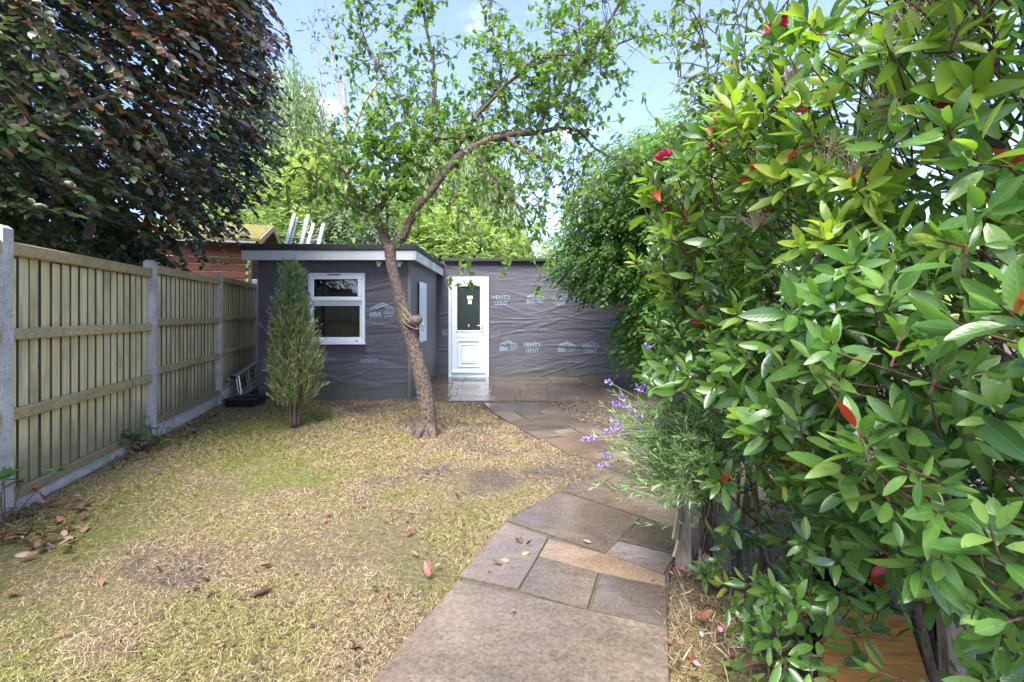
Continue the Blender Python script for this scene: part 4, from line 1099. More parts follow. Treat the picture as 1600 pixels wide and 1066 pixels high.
# ------------------------------------------------------------------ small-leaved tree leaning over the right of the patio
elm_m = [leafmat('elm_leaf', [(0, (0.031, 0.087, 0.023)), (.6, (0.060, 0.152, 0.034)), (1, (0.100, 0.217, 0.050))], .4, .34, .5, None, False, (.55, [(0, (0.106, 0.217, 0.037)), (1, (0.214, 0.347, 0.071))])),
         leafmat('elm_bright_leaf', [(0, (0.106, 0.213, 0.037)), (1, (0.200, 0.325, 0.062))], .42, .45)]
tr, A = feather_tree('overhanging_tree', 'dense small leaved green tree overhanging the right end of the wall', (2.55, 7.9, 0),
    [((1.75, 7.9, 2.75), (.95, 1.0, .75)), ((2.2, 7.4, 3.3), (1.2, 1.2, .95)), ((2.7, 7.7, 2.3), (1.1, 1.1, .8)), ((1.45, 7.6, 2.15), (.75, .8, .5)), ((3.3, 7.3, 3.2), (1.3, 1.2, 1.3)), ((2.55, 7.1, 1.55), (.7, .8, .75)), ((2.6, 8.0, 3.8), (.8, .9, .6)), ((3.4, 7.2, 1.6), (.9, .9, .9)), ((2.25, 7.9, .95), (.45, .5, .55))],
    9500, elm_m, (.06, .098), droop=-.25, dirs=(-.45, -.25, -.35))
tpl_e = [leaf_template(.55, (.25, .7), .1, .25), leaf_template(.48, (.25, .7), .22, .25)]
foliage(tr, *A[:4], tpl_e, elm_m, A[4], parts=300, cell=9)

# ------------------------------------------------------------------ photinia hedge-shrub on the right
M['stem_red'] = bark('photinia_stem', (.035, .016, .012), (.13, .06, .04), (20, 20, 20), .3)
M['stem_brown'] = bark('photinia_wood', (.05, .036, .026), (.17, .125, .09), (12, 12, 6), .6)
ph_m = [leafmat('photinia_leaf', [(0, (0.049, 0.124, 0.026)), (.45, (0.091, 0.198, 0.037)), (.8, (0.140, 0.271, 0.051)), (1, (0.199, 0.309, 0.079))], .27, .36, .7, None, True),
        leafmat('photinia_young_leaf', [(0, (0.140, 0.240, 0.028)), (.6, (0.221, 0.336, 0.044)), (1, (0.314, 0.361, 0.063))], .34, .5, .5, None, True),
        leafmat('photinia_red_leaf', [(0, (.35, .012, .018)), (.6, (.45, .05, .02)), (1, (.50, .22, .06))], .35, .35, .5, (1.3, .5, .4), True)]
pho = thing('photinia_shrub', 'huge glossy photinia shrub filling the right side beside the path', 'shrub', (1.35, 1.9, 0))
def face_x(y, z):
    """garden-side face of the shrub (bulges over the path above knee height)"""
    f = np.interp(z, [0, .35, .7, 1.1, 1.7, 2.1, 2.5], [.84, .83, .77, .69, .68, .80, 1.0])
    return f + .07 * np.sin(4.1 * y + 2.0 * z) + .07 * np.sin(7.3 * z + 2.3 * y) + .05 * np.sin(11 * y - 5 * z) + np.interp(y, [.5, .9, 1.2, 2.2, 2.9], [.10, .02, -.02, .0, .25])
def top_z(x, y):
    return np.interp(y, [.5, 1.0, 1.5, 2.0, 2.4, 2.9], [2.35, 2.25, 2.02, 1.80, 1.55, 1.15]) + np.clip((x - .6) * .55, 0, .6) + .06 * np.sin(5 * x + 4 * y)
sp_ = Sprays(); tw = MB()
def rosette(p0, ax, nleaf, size, mi):
    """whorl of leaves round a shoot tip"""
    ax = unit(ax); ref = unit(np.cross(ax, rand_unit(1)[0])); q = np.cross(ax, ref)
    k = nleaf; a = np.arange(k) * 2.399 + rng.uniform(0, 6.28) + rng.normal(0, .2, k)
    lift = np.linspace(.95, .2, k) + rng.normal(0, .12, k)               # outer leaves flatter, inner upright
    rd = np.cos(a)[:, None] * ref + np.sin(a)[:, None] * q
    d = unit(rd * np.sin(lift * 1.45)[:, None] + ax * np.cos(lift * 1.45)[:, None] + np.array((0, 0, -.10)))
    n = unit(ax * 1.0 - rd * .35 + rng.normal(0, .16, (k, 3)))
    p = p0 - ax * (np.linspace(.06, 0, k) * (size / .1))[:, None] + d * .012
    z = size * (np.linspace(1.0, .72, k)) * rng.uniform(.85, 1.12, k)
    m = np.full(k, mi)
    m[rng.random(k) < .006] = 2
    sp_.add(p, d, n, z, m)
N_sh = 1560; made = 0
while made < N_sh:
    y = rng.uniform(.62, 2.85); z = rng.uniform(.10, 2.6)
    low = z < .55
    if low and rng.random() < .10: continue
    fx = float(face_x(y, z)); depth = rng.exponential(.20) if rng.random() < .8 else rng.uniform(0, .8)
    x = fx + depth
    if x > 2.0 or z > float(top_z(x, y)): continue
    if low and y > 2.15: continue
    if y < 1.5 and z < .6 and rng.random() < .5: continue
    if y > 1.62 and .28 < z < .98 and x < 1.06: continue                  # the lavender stands here
    if .68 * y < x < .88 * y and y < 1.72 and z < 1.28 - .54 * y and rng.random() < .72: continue               # the leaning board stands in this gap
    p0 = np.array((x, y, z))
    if np.linalg.norm(p0 - (0, 0, EYE)) < .72: continue
    made += 1
    ax = np.array((-.55, -.38, .50)) + rng.normal(0, .50, 3)
    if z > float(top_z(x, y)) - .25: ax += (0, 0, .5)
    young = rng.random() < np.interp(z, [.5, 1.3, 2.0], [.02, .12, .62]) * np.interp(depth, [0, .3], [1.4, .5])
    rosette(p0, ax, int(rng.integers(6, 10)), rng.choice([.060, .075, .088, .098]) * rng.uniform(.9, 1.1) * (1.0 if z > .6 else .85), 1 if young else 0)
    ax = unit(ax); st = p0 - ax * .06 + unit(np.array((.75, .35, -.5)) + rng.normal(0, .25, 3)) * rng.uniform(.12, .24)
    if z < .62 and y < 1.75: st = p0 - ax * .06 + (st - p0) * .3
    tw.tube([p0 + ax * .01, p0 - ax * .06, st], [.0016, .0022, .0028], 5, cap=False)
# single older leaves inside, so the shrub is dense behind its face
k = 2900
y = rng.uniform(.6, 2.9, k); z = rng.uniform(.15, 2.5, k); x = face_x(y, z) + rng.uniform(.12, 1.3, k)
ok = (z < top_z(x, y) - .1) & (x < 2.3) & ((z > .5) | (rng.random(k) < .3))
x, y, z = x[ok], y[ok], z[ok]; k = len(x)
sp_.add(np.stack([x, y, z], 1), unit(np.array((-.4, -.4, -.1)) + rng.normal(0, .6, (k, 3))), unit(np.array((-.2, -.2, .9)) + rng.normal(0, .5, (k, 3))), rng.uniform(.075, .11, k), np.zeros(k, int))
for i in range(26):
    b0_ = np.array((rng.uniform(1.15, 1.75), rng.uniform(1.0, 2.3), 0)); tp_ = b0_ + np.array((rng.uniform(-.35, .15), rng.uniform(-.4, .4), rng.uniform(1.2, 1.75)))
    q = along([b0_, b0_ * .65 + tp_ * .35 + rng.normal(0, .07, 3), b0_ * .3 + tp_ * .7 + rng.normal(0, .07, 3), tp_], 4)
    MB().tube(q, list(np.linspace(.014, .005, len(q))), 7).build('stem', M['stem_brown'], pho, smooth=True)
    for j in range(9):
        s0 = q[rng.integers(3, len(q))]; e = s0 + unit(np.array((-.6, -.5, .45)) + rng.normal(0, .4, 3)) * rng.uniform(.25, .55)
        if e[1] < .62 or np.linalg.norm(e - np.array((0, 0, EYE))) < .75: continue
        lim_ = float(face_x(e[1], e[2])) - .06
        if e[0] < lim_: e[0] = lim_ + .02
        e[2] = min(e[2], float(top_z(e[0], e[1])) + .10)
        tw.tube(along([s0, (s0 + e) / 2 + (0, 0, -.03), e], 3), [.0046, .0043, .004, .0036, .0032, .0028, .0022], 5, cap=False)
        rosette(e, e - s0, int(rng.integers(6, 10)), rng.uniform(.075, .10), 1 if e[2] > 1.2 and rng.random() < .4 else 0)
tw.build('twigs', M['stem_red'], pho, kind='stuff')
tpl_p = [leaf_template(w_, (.13, .32, .55, .78, .92), c_, f_, .92) for w_, c_, f_ in ((.36, .10, .28), (.33, .26, .22), (.38, .02, .42), (.31, .45, .12), (.35, -.12, .5))]
A = sp_.arrays(); foliage(pho, *A[:4], tpl_p, ph_m, A[4], parts=300, cell=26)
# dry flower heads, pale twiggy clusters
dm = MB()
for px_, py_, Y in ((1375, 170, 1.15), (1290, 245, 1.25), (1330, 265, 1.2), (1180, 345, 1.5), (1500, 60, 1.0), (1420, 40, 1.1), (1230, 130, 1.35)):
    c_ = P(px_, py_, Y)
    for i in range(26):
        e = c_ + rng.normal(0, .035, 3) + np.array((0, 0, .03)); mid = (c_ + e) / 2 + rng.normal(0, .006, 3)
        dm.tube([c_ - (0, 0, .03), mid, e], [.0012, .0010, .0008], 3, cap=False)
        for j in range(2): dm.tube([mid, mid + rng.normal(0, .018, 3)], [.0009, .0007], 3, cap=False)
dm.build('dry_flower_heads', M['pale_wood'], pho, kind='stuff')

# ------------------------------------------------------------------ climbing rose through the shrub
ros = thing('climbing_rose', 'climbing rose with crimson blooms threading through the top of the shrub', 'rose', (1.05, 2.3, 0))
M['rose_stem'] = bark('rose_stem', (.05, .06, .025), (.14, .13, .06), (20, 20, 20), .3)
t = NT('crimson_petal'); r = t.rand(); t.base(t.ramp(r, [(0, (.34, .008, .05)), (.6, (.50, .025, .11)), (1, (.62, .11, .22))])); t.rough(.5); M['petal'] = t.m
t = NT('pink_petal'); r = t.rand(); t.base(t.ramp(r, [(0, (.62, .12, .20)), (1, (.80, .42, .46))])); t.rough(.5); M['pink'] = t.m
rose_m = [leafmat('rose_leaf', [(0, (0.066, 0.120, 0.024)), (.6, (0.120, 0.198, 0.042)), (1, (0.204, 0.276, 0.072))], .45, .42)]
sp_ = Sprays(); tw = MB()
canes = [[(1.05, 2.35, 0), P(1130, 500, 2.3), P(1120, 300, 2.2), P(1110, 150, 2.1), P(1100, 60, 2.1), P(1090, 20, 2.1)],
         [(1.1, 2.3, 0), P(1190, 450, 2.2), P(1180, 250, 2.0), P(1170, 120, 1.9), P(1150, 20, 1.9), P(1140, -60, 1.9)],
         [(1.1, 2.3, 0), P(1150, 420, 2.25), P(1100, 280, 2.1), P(1050, 240, 2.05)], [(1.0, 2.4, 0), P(1120, 480, 2.3), P(1085, 380, 2.2), P(1062, 335, 2.15)],
         [(1.1, 2.3, 0), P(1220, 300, 2.0), P(1210, 100, 1.8), P(1200, 40, 1.7), P(1170, -40, 1.7)], [(1.1, 2.3, 0), P(1160, 330, 2.1), P(1125, 180, 2.0), P(1090, 130, 2.0), P(1060, 120, 2.0)]]
for cn in canes:
    q = along(cn, 5); MB().tube(q, list(np.linspace(.006, .0022, len(q))), 5).build('cane', M['rose_stem'], ros, smooth=True)
    for i in range(34):
        s0 = q[rng.integers(len(q) // 3, len(q))]
        t2 = twig(s0, rand_unit(1)[0] + np.array((-.35, -.1, .25)), rng.uniform(.10, .30), 1); leafy(t2, 38, .034, 0)
tw.build('twigs', M['rose_stem'], ros, kind='stuff')
A = sp_.arrays(); foliage(ros, *A[:4], [leaf_template(.58, (.25, .6, .85), .1, .25)], rose_m, A[4])
def bloom(c_, r_, mat, down=0.0):
    V, T, Q, UV = leaf_template(.95, (.25, .6, .88), -.55, .5, 1.25)
    ax = unit(np.array((-.4, -.5, .4 - down)) + rng.normal(0, .2, 3)); ref = unit(np.cross(ax, (0, 1, .3))); q_ = np.cross(ax, ref)
    pp, dd, nn, zz = [], [], [], []
    for ring, (k, op, sc) in enumerate(((3, .18, .75), (5, .45, .95), (6, .85, 1.1), (6, 1.2, 1.1))):
        for j in range(k):
            a = 6.283 * j / k + ring * .7; rd = ref * math.cos(a) + q_ * math.sin(a)
            pp.append(c_ - ax * r_ * .45 + rd * r_ * .06); dd.append(ax * math.cos(op) + rd * math.sin(op)); nn.append(ax * math.sin(op) - rd * math.cos(op)); zz.append(r_ * sc * rng.uniform(.9, 1.1))
    me = leaves_mesh('bloom', np.array(pp), np.array(dd), np.array(nn), np.array(zz), (V, T, Q, UV))
    link('bloom', me, mat, ros)
for px_, py_, Y, r_, mt in ((1036, 248, 2.05, .036, 'petal'), (1122, 205, 2.0, .042, 'petal'), (1128, 185, 2.02, .036, 'petal'), (1118, 228, 1.98, .038, 'petal'), (1130, 170, 2.03, .028, 'petal'), (1214, 48, 1.68, .036, 'petal'), (1222, 36, 1.70, .030, 'petal'), (1149, 101, 1.95, .017, 'petal'), (1066, 345, 2.12, .022, 'pink'), (1042, 328, 2.15, .020, 'pink'), (1038, 336, 2.15, .020, 'pink'), (1070, 330, 2.1, .018, 'petal')):
    bloom(P(px_, py_, Y - .26), r_ * 1.15, M[mt])

# ------------------------------------------------------------------ lavender
lav = thing('lavender', 'grey green lavender bush with purple flower spikes leaning over the path', 'lavender', (.98, 2.42, 0))
lav_m = [leafmat('lavender_leaf', [(0, (0.112, 0.200, 0.075)), (.6, (0.213, 0.325, 0.125)), (1, (0.350, 0.450, 0.250))], .6, .35, .3)]
t = NT('lavender_flower'); r = t.rand(); t.base(t.ramp(r, [(0, (.13, .07, .26)), (.6, (.28, .17, .46)), (1, (.50, .36, .66))])); t.rough(.7); M['lavf'] = t.m
t = NT('lavender_stalk'); t.base((.20, .25, .12)); t.rough(.6); M['lavs'] = t.m
sp_ = Sprays(); tw = MB(); LB = P(1098, 735, 2.12)
wood = MB()
for i in range(20):
    e = LB + unit(np.array((-.45, -.15, .8)) + rng.normal(0, .5, 3)) * rng.uniform(.10, .25); wood.tube(along([np.array((.98, 2.42, .0)) + rng.normal(0, .02, 3), LB + rng.normal(0, .03, 3), e], 3), list(np.linspace(.008, .003, 7)), 5)
wood.build('woody_stems', M['stem_brown'], lav, smooth=True)
for i in range(720):
    s0 = LB + rng.normal(0, 1, 3) * np.array((.10, .09, .08)) + np.array((-.02, 0, .04))
    d = unit(np.array((-.60, -.25, .72)) + rng.normal(0, .44, 3)); L_ = rng.uniform(.12, .31); k = 17
    tt = np.linspace(.1, 1, k)[:, None]; p = s0 + d * L_ * tt + np.array((0, 0, -.03)) * tt ** 2
    sp_.add(p, unit(d * .9 + rand_unit(k) * .62), rand_unit(k), rng.uniform(.024, .048, k), np.zeros(k, int))
    if i % 3 == 0: tw.tube([s0, s0 + d * L_], [.0014, .0009], 3, cap=False)
heads = [(955, 599), (974, 621), (966, 632), (978, 634), (990, 640), (1000, 652), (962, 658), (970, 664), (968, 672), (953, 673), (984, 680), (920, 686), (931, 684), (952, 711), (944, 726), (1015, 543), (1062, 571), (1072, 582), (1086, 574), (1046, 599), (1012, 610), (1000, 609), (1082, 604), (1070, 623), (1040, 660), (1005, 706), (1004, 670), (1078, 590), (1127, 621)]
tw.build('stalks', M['lavs'], lav, kind='stuff')
for hx, hy in heads:
    Y = 2.02 + rng.uniform(-.12, .15); e = P(hx, hy, Y); s0 = LB + rng.normal(0, .05, 3) + np.array((0, -.03, .10))
    q = along([s0, (s0 + e) / 2 + np.array((0, 0, .03)), e], 4)
    MB().tube(q, .0015, 4).build('flower_stalk', M['lavs'], lav)
    d = unit(e - q[-3]); k = 34; tt = rng.uniform(-.1, 1, k)[:, None]
    rd = rand_unit(k); p = e + d * (tt * .030 - .006) + rd * .004
    me = leaves_mesh('flower_spike', p, unit(rd + d * .7), rand_unit(k), rng.uniform(.008, .014, k), leaf_template(.6, (.3, .7), -.2, .4)); link('flower_spike', me, M['lavf'], lav)
A = sp_.arrays(); foliage(lav, *A[:4], [leaf_template(.16, (.35, .7), .08, .3)], lav_m, A[4])

# ------------------------------------------------------------------ timber and pots in the bed
pk = thing('picket_edging', 'low weathered wooden picket edging below the lavender', 'edging', (1.1, 2.3, 0))
for i, (x, y, h, wd, ln) in enumerate(((.865, 2.37, .40, .075, .0), (.955, 2.36, .43, .055, .04), (1.06, 2.33, .36, .06, -.03), (1.17, 2.31, .40, .07, .02), (1.30, 2.28, .42, .085, .0), (1.42, 2.24, .38, .07, -.02))):
    MB().add([(x - wd/2, y - .01, -.05), (x + wd/2, y - .01, -.05), (x + wd/2, y + .012, -.05), (x - wd/2, y + .012, -.05), (x - wd/2 + ln, y - .01, h), (x + wd/2 + ln, y - .01, h - .03), (x + wd/2 + ln, y + .012, h - .03), (x - wd/2 + ln, y + .012, h)], [(3,2,1,0),(4,5,6,7),(0,1,5,4),(1,2,6,5),(2,3,7,6),(3,0,4,7)]).build('picket', M['stake'], pk, bevel=.003)
MB().bar((.83, 2.392, .24), (1.5, 2.255, .24), .02, .06).build('edging_rail', M['stake'], pk, bevel=.003)
for (a, b_) in (((.835, 2.345, .30), (.805, 2.33, .17)), ((.83, 2.33, .16), (.80, 2.31, .09))):
    MB().bar(a, b_, .012, .03).build('splinter', M['pale_wood'], pk)
props(MB().tube(along([P(1085, 792, 2.28), P(1110, 800, 2.22), P(1135, 808, 2.2), P(1165, 835, 2.15), P(1190, 842, 2.12)], 3), .006, 6).build('garden_twine', M['teal'], smooth=True), 'teal green garden twine running across the wooden picket edging', 'twine')
def pot(x, y, r_, h, label):
    o = thing('plant_pot', label, 'pot', (x, y, 0), 'black plastic pots in the bed'); n = 20; m = MB()
    prof = [(r_ * .74, 0), (r_ * .97, h - .03), (r_ * 1.05, h - .03), (r_ * 1.06, h), (r_ * .95, h), (r_ * .90, h - .04), (r_ * .0, h - .045)]
    v = []; f = []
    for (rr, zz) in prof:
        for j in range(n): v.append((x + rr * math.cos(6.2832 * j / n), y + rr * math.sin(6.2832 * j / n), zz))
    for i in range(len(prof) - 1):
        for j in range(n): f.append((i*n + j, i*n + (j+1) % n, (i+1)*n + (j+1) % n, (i+1)*n + j))
    m.add(v, f).build('pot_wall', M['black'], o, smooth=True)
    m = MB(); m.tube([(x, y, h - .06), (x, y, h - .036)], [r_ * .90, r_ * .88], n); m.build('compost', M['earth'], o)
pot(1.42, 2.02, .13, .26, 'black pot standing behind the wooden pickets')
pot(1.72, 1.80, .16, .34, 'largest black pot deep under the shrub at the right')
pot(1.16, 1.74, .10, .17, 'small black pot by the varnished board')
brd = MB()
c0 = P(1290, 955, 1.62); c1 = P(1400, 955, 1.60)
brd.add([(1.05, 1.60, .0), (1.40, 1.55, .0), (1.34, 1.585, .25), (1.10, 1.62, .30), (1.05, 1.625, .0), (1.40, 1.575, .0), (1.34, 1.61, .25), (1.10, 1.645, .30)], [(0,1,2,3),(7,6,5,4),(0,4,5,1),(1,5,6,2),(2,6,7,3),(3,7,4,0)])
props(brd.build('varnished_board', M['varnish'], bevel=.003), 'orange varnished wooden board leaning low under the shrub', 'board')
st = thing('timber_stake', 'grey split wooden stake with a teal strap beside the varnished board', 'stake', (1.36, 1.56, 0))
MB().add([(1.405, 1.50, -.05), (1.465, 1.50, -.05), (1.465, 1.54, -.05), (1.405, 1.54, -.05), (1.39, 1.52, .52), (1.45, 1.52, .55), (1.45, 1.56, .55), (1.39, 1.56, .52)], [(3,2,1,0),(4,5,6,7),(0,1,5,4),(1,2,6,5),(2,3,7,6),(3,0,4,7)]).build('post', M['stake'], st, bevel=.003)
MB().add([(1.472, 1.51, -.05), (1.51, 1.51, -.05), (1.51, 1.54, -.05), (1.472, 1.54, -.05), (1.47, 1.53, .36), (1.495, 1.53, .39), (1.495, 1.55, .39), (1.47, 1.55, .36)], [(3,2,1,0),(4,5,6,7),(0,1,5,4),(1,2,6,5),(2,3,7,6),(3,0,4,7)]).build('split_piece', M['stake'], st, bevel=.003)
MB().bar((1.395, 1.492, .10), (1.48, 1.492, .06), .004, .035, up=(0, 0, 1)).build('strap', M['teal'], st)
# variegated leaf hanging at the right
t = NT('variegated_leaf'); uv = t.coord('UV'); n = t.noise(uv, 5.0, 4, .6, 1.5); t.base(t.ramp(n, [(.47, (.022, .035, .022)), (.53, (.30, .32, .07))])); t.rough(.5); M['varieg'] = t.m
vg = leaves_mesh('variegated_leaf', np.array([P(1582, 838, 1.42)]), np.array([(-.1, -.25, -1.0)]), np.array([(-.1, -1.0, .2)]), np.array([.20]), leaf_template(.85, (.1, .25, .45, .7, .9), .15, .15, .8))
props(link('variegated_leaf', vg, M['varieg']), 'big dark leaf marbled with yellow hanging at the right edge', 'leaf')
dk = leaves_mesh('dead_leaf', np.array([P(1508, 218, .98), P(1528, 232, .98)]), np.array([(.6, -.3, -.2), (.9, -.2, .1)]), np.array([(.1, -.8, .6), (-.2, -.8, .5)]), np.array([.062, .055]), leaf_template(.7, (.15, .4, .65, .88), .2, .3))
M['dead_black'] = simple('blackened_leaf', (.030, .024, .026), .35, 0, .2, 60)
props(link('dead_leaf', dk, M['dead_black']), 'blackened purple dead leaf caught among the green shrub leaves', 'leaf')

# ------------------------------------------------------------------ seedlings at the fence foot
def seedling(name, label, base, n, size, h, mats, mi_top=None, spread=.12, cat='plant'):
    o = thing(name, label, cat, base); base = np.array(base, float); s = Sprays(); m = MB()
    for i in range(n):
        d = unit(np.array((rng.normal(0, .5), rng.normal(0, .5), 1.0))); L_ = h * rng.uniform(.4, 1.0); e = base + d * L_ + rng.normal(0, spread * .4, 3) * (1, 1, .2)
        q = along([base, (base + e) / 2 + rng.normal(0, .01, 3), e], 3); m.tube(q, list(np.linspace(.004, .002, len(q))), 5)
        k = 6; a = rng.uniform(0, 6.28, k); dd = unit(np.stack([np.cos(a), np.sin(a), rng.uniform(-.1, .7, k)], 1))
        top = mi_top is not None and L_ > h * .72
        s.add(np.repeat(e[None], k, 0), dd, unit(np.array((0, 0, 1.0)) + rng.normal(0, .3, (k, 3))), rng.uniform(.7, 1.1, k) * size, np.full(k, mi_top if top else 0))
    m.build('stem', M['stem_red'], o)
    A = s.arrays(); ms = single_leaf_meshes('leaf', tpl_p[:2], mats); leaf_objects(o, A[0], A[1], A[2], A[3], ms, A[4] * 2 + rng.integers(0, 2, len(A[0])))
seed_m = [leafmat('seedling_leaf', [(0, (.04, .12, .03)), (1, (.08, .20, .05))], .35, .3, .5, None, True), ph_m[2]]
seedling('laurel_seedling', 'bushy bright green seedling at the foot of the second post', G(218, 706), 15, .085, .22, seed_m[:1], None, .16)
seedling('photinia_seedling', 'thin seedling with pink red tips against the second fence post', G(240, 700) + np.array((0, .03, 0)), 5, .055, .36, seed_m, 1, .06)
seedling('fence_sapling', 'leggy green sapling at the nearest post by the left edge', G(8, 822), 6, .10, .36, seed_m[:1], None, .16)
seedling('red_sapling', 'tiny wilted reddish sapling at the gravel board', G(72, 786), 2, .05, .20, [ph_m[2]], None, .03)

# ------------------------------------------------------------------ lawn blades
def inside(poly, x, y):
    c_ = np.zeros(len(x), bool); n = len(poly)
    for i in range(n):
        (x0, y0), (x1, y1) = poly[i], poly[(i + 1) % n]
        cr = ((y0 > y) != (y1 > y)) & (x < (x1 - x0) * (y - y0) / (y1 - y0 + 1e-12) + x0)
        c_ ^= cr
    return c_
def field(x, y, s):
    return (np.sin(x * 2.1 * s + 1.3 * np.sin(y * 1.7 * s)) + np.sin(y * 2.7 * s + 1.1 * np.sin(x * 2.3 * s + 2)) + .6 * np.sin((x + y) * 5.1 * s))
NB = 560000
yy = 1.15 + (9.0 - 1.15) * rng.random(NB) ** 1.55
keep = rng.random(NB) < np.clip(1.25 * (yy / 9.0) ** .0, 0, 1)
lo = FX0 + FS * yy - .02; hi = np.minimum(1.9, .2 + yy * .30)
xx = lo + (hi - lo) * rng.random(NB)
px_ = CX + xx / yy * F
keep &= (px_ > -60) & (px_ < 1640)
keep &= field(xx, yy, 1.7) > rng.normal(-.9, .9, NB)               # thin and bare spots
keep &= ~((xx > XL) & (xx < XS_ + .03) & (yy > FY - .02)) & ~((yy > 6.9) & (xx > -1.6))
blk = inside(np.array(bed), xx, yy)
for pts in slab_polys[:len(SLABS)]:
    c_ = pts.mean(0); sh = c_ + (pts - c_) - unit(pts - c_) * .016
    blk |= inside(sh, xx, yy)
keep &= ~blk
hedge = xx > .62 + .1 * (yy - 1.5)
keep &= ~hedge | (yy > 4.2) | ((xx < .95) & (yy < 2.6))
xx, yy = xx[keep], yy[keep]; n = len(xx)
far = np.clip(yy / 4.0, .8, 1.8)
pos = np.stack([xx, yy, ground_z(xx, yy) - .004], 1)
a = rng.uniform(0, 6.283, n); lift = np.abs(rng.normal(.28, .30, n)) + .05
d = unit(np.stack([np.cos(a), np.sin(a), lift], 1))
V = np.array([(0, .045, 0), (0, -.045, 0), (.5, .05, .10), (.5, -.05, .10), (1, 0, -.02)]); T = np.array([(2, 3, 4)]); Q = np.array([(0, 1, 3, 2)])
UV = np.zeros((5, 2))
sz = rng.uniform(.015, .040, n) * np.clip(far, .9, 1.3)
me = leaves_mesh('lawn_grass', pos, d, unit(np.array((0, 0, 1.0)) + rng.normal(0, .5, (n, 3))), sz, (V, T, Q, UV), None, False, far * .85)
props(link('lawn_grass', me, M['blade']), 'short patchy mossy and straw coloured grass', None, None, 'stuff')
idx = rng.choice(len(xx), 11000, replace=False)
p2 = pos[idx] + np.array((0, 0, .012)); a2 = rng.uniform(0, 6.283, len(idx)); l2 = rng.normal(.02, .12, len(idx))
d2 = unit(np.stack([np.cos(a2), np.sin(a2), l2], 1))
V2 = np.array([(0, .02, 0), (0, -.02, 0), (.35, .07, .05), (.35, .03, .05), (.7, .03, .05), (.7, -.01, .05), (1, -.08, 0)])
me = leaves_mesh('dry_clippings', p2, d2, unit(np.array((0, 0, 1.0)) + rng.normal(0, .3, (len(idx), 3))), rng.uniform(.022, .052, len(idx)), (V2, np.array([(4, 5, 6)]), np.array([(0, 1, 3, 2), (2, 3, 5, 4)]), np.zeros((7, 2))), None, False, np.clip(yy[idx] / 3.2, .7, 1.6))
t = NT('dry_clipping'); r = t.n('NewGeometry').outputs['Random Per Island']; t.base(t.ramp(r, [(0, (.10, .07, .04)), (.35, (.30, .23, .12)), (.7, (.40, .34, .20)), (1, (.52, .47, .34))])); t.rough(.7); M['clip'] = t.m
props(link('dry_clippings', me, M['clip']), 'dry pale grass clippings lying on the lawn', None, None, 'stuff')
idx = rng.choice(len(xx), 5500, replace=False); idx = idx[(field(xx[idx], yy[idx], 1.1) < .2) | (rng.random(len(idx)) < .15)]
a3 = rng.uniform(0, 6.283, len(idx))
me = leaves_mesh('leaf_crumbs', pos[idx] + np.array((0, 0, .012)), unit(np.stack([np.cos(a3), np.sin(a3), rng.normal(.1, .2, len(idx))], 1)), unit(np.array((0, 0, 1.0)) + rng.normal(0, .4, (len(idx), 3))), rng.uniform(.010, .026, len(idx)), leaf_template(.5, (.35, .7), -.3, .4), None, True)
t = NT('leaf_crumb'); r = t.n('NewGeometry').outputs['Random Per Island']; t.base(t.ramp(r, [(0, (.03, .018, .012)), (.6, (.09, .05, .03)), (1, (.20, .13, .08))])); t.rough(.8); M['crumb'] = t.m
props(link('leaf_crumbs', me, M['crumb']), 'crumbled dark bits of dead leaf over the lawn', None, None, 'stuff')
# longer blades, moss and dry stems at slab edges and along the bed
s = Sprays()
def tufts(cx, cy, n_, spread, ln, upr=.9):
    k = n_; p = np.stack([rng.normal(cx, spread, k), rng.normal(cy, spread, k), np.zeros(k)], 1)
    s.add(p, unit(np.stack([rng.normal(0, .5, k), rng.normal(0, .5, k), rng.uniform(.4, 1, k) * upr], 1)), rand_unit(k), rng.uniform(.5, 1.1, k) * ln, np.zeros(k, int))
for i in range(80):
    Y = rng.uniform(1.35, 2.5); tufts(np.interp(Y, [1.3, 1.94, 2.4], [.53, .66, .86]) + rng.uniform(.0, .30), Y, 24, .03, rng.uniform(.03, .085), .6)
for i in range(60):
    Y = rng.uniform(2.2, 6.5); tufts(FX0 + FS * Y + rng.uniform(.0, .25), Y, 16, .04, rng.uniform(.03, .07))
for i in range(260):
    f = rng.random(); q = np.array(bed[0]) * 0; j = rng.integers(0, 8); q = np.array(bed[j]) * (1 - f) + np.array(bed[j + 1]) * f; tufts(q[0] - .02, q[1], 14, .02, .04)
for i in range(40): tufts(rng.uniform(XL, XS_), FY - .06, 10, .03, .06)
A = s.arrays(); me = leaves_mesh('rough_grass', A[0], A[1], A[2], A[3], (V * np.array((1, .6, 1)), T, Q, UV), None, False)
props(link('rough_grass', me, M['blade']), 'longer rough grass along the edges', None, None, 'stuff')

# ------------------------------------------------------------------ fallen leaves and petals
fl_m = {'brown': leafmat('fallen_brown', [(0, (.07, .032, .018)), (.5, (.14, .065, .035)), (1, (.24, .13, .075))], .6, .05),
        'tan': leafmat('fallen_tan', [(0, (.22, .14, .08)), (1, (.33, .25, .16))], .6, .1),
        'red': leafmat('fallen_red', [(0, (0.136, 0.028, 0.020)), (1, (0.208, 0.080, 0.056))], .55, .05),
        'green': leafmat('fallen_green', [(0, (.30, .40, .14)), (1, (.36, .46, .18))], .4, .3),
        'dark': leafmat('fallen_dark', [(0, (.06, .03, .022)), (1, (.12, .065, .045))], .55, .1)}
fl_t = [leaf_template(.45, (.15, .4, .65, .88), c_, f_, .95) for c_, f_ in ((-.35, .5), (.3, -.3), (-.6, .8), (.1, .25))]
fl_mesh = {}
for kx_, mt in fl_m.items():
    fl_mesh[kx_] = single_leaf_meshes('fallen_leaf', fl_t, [mt])
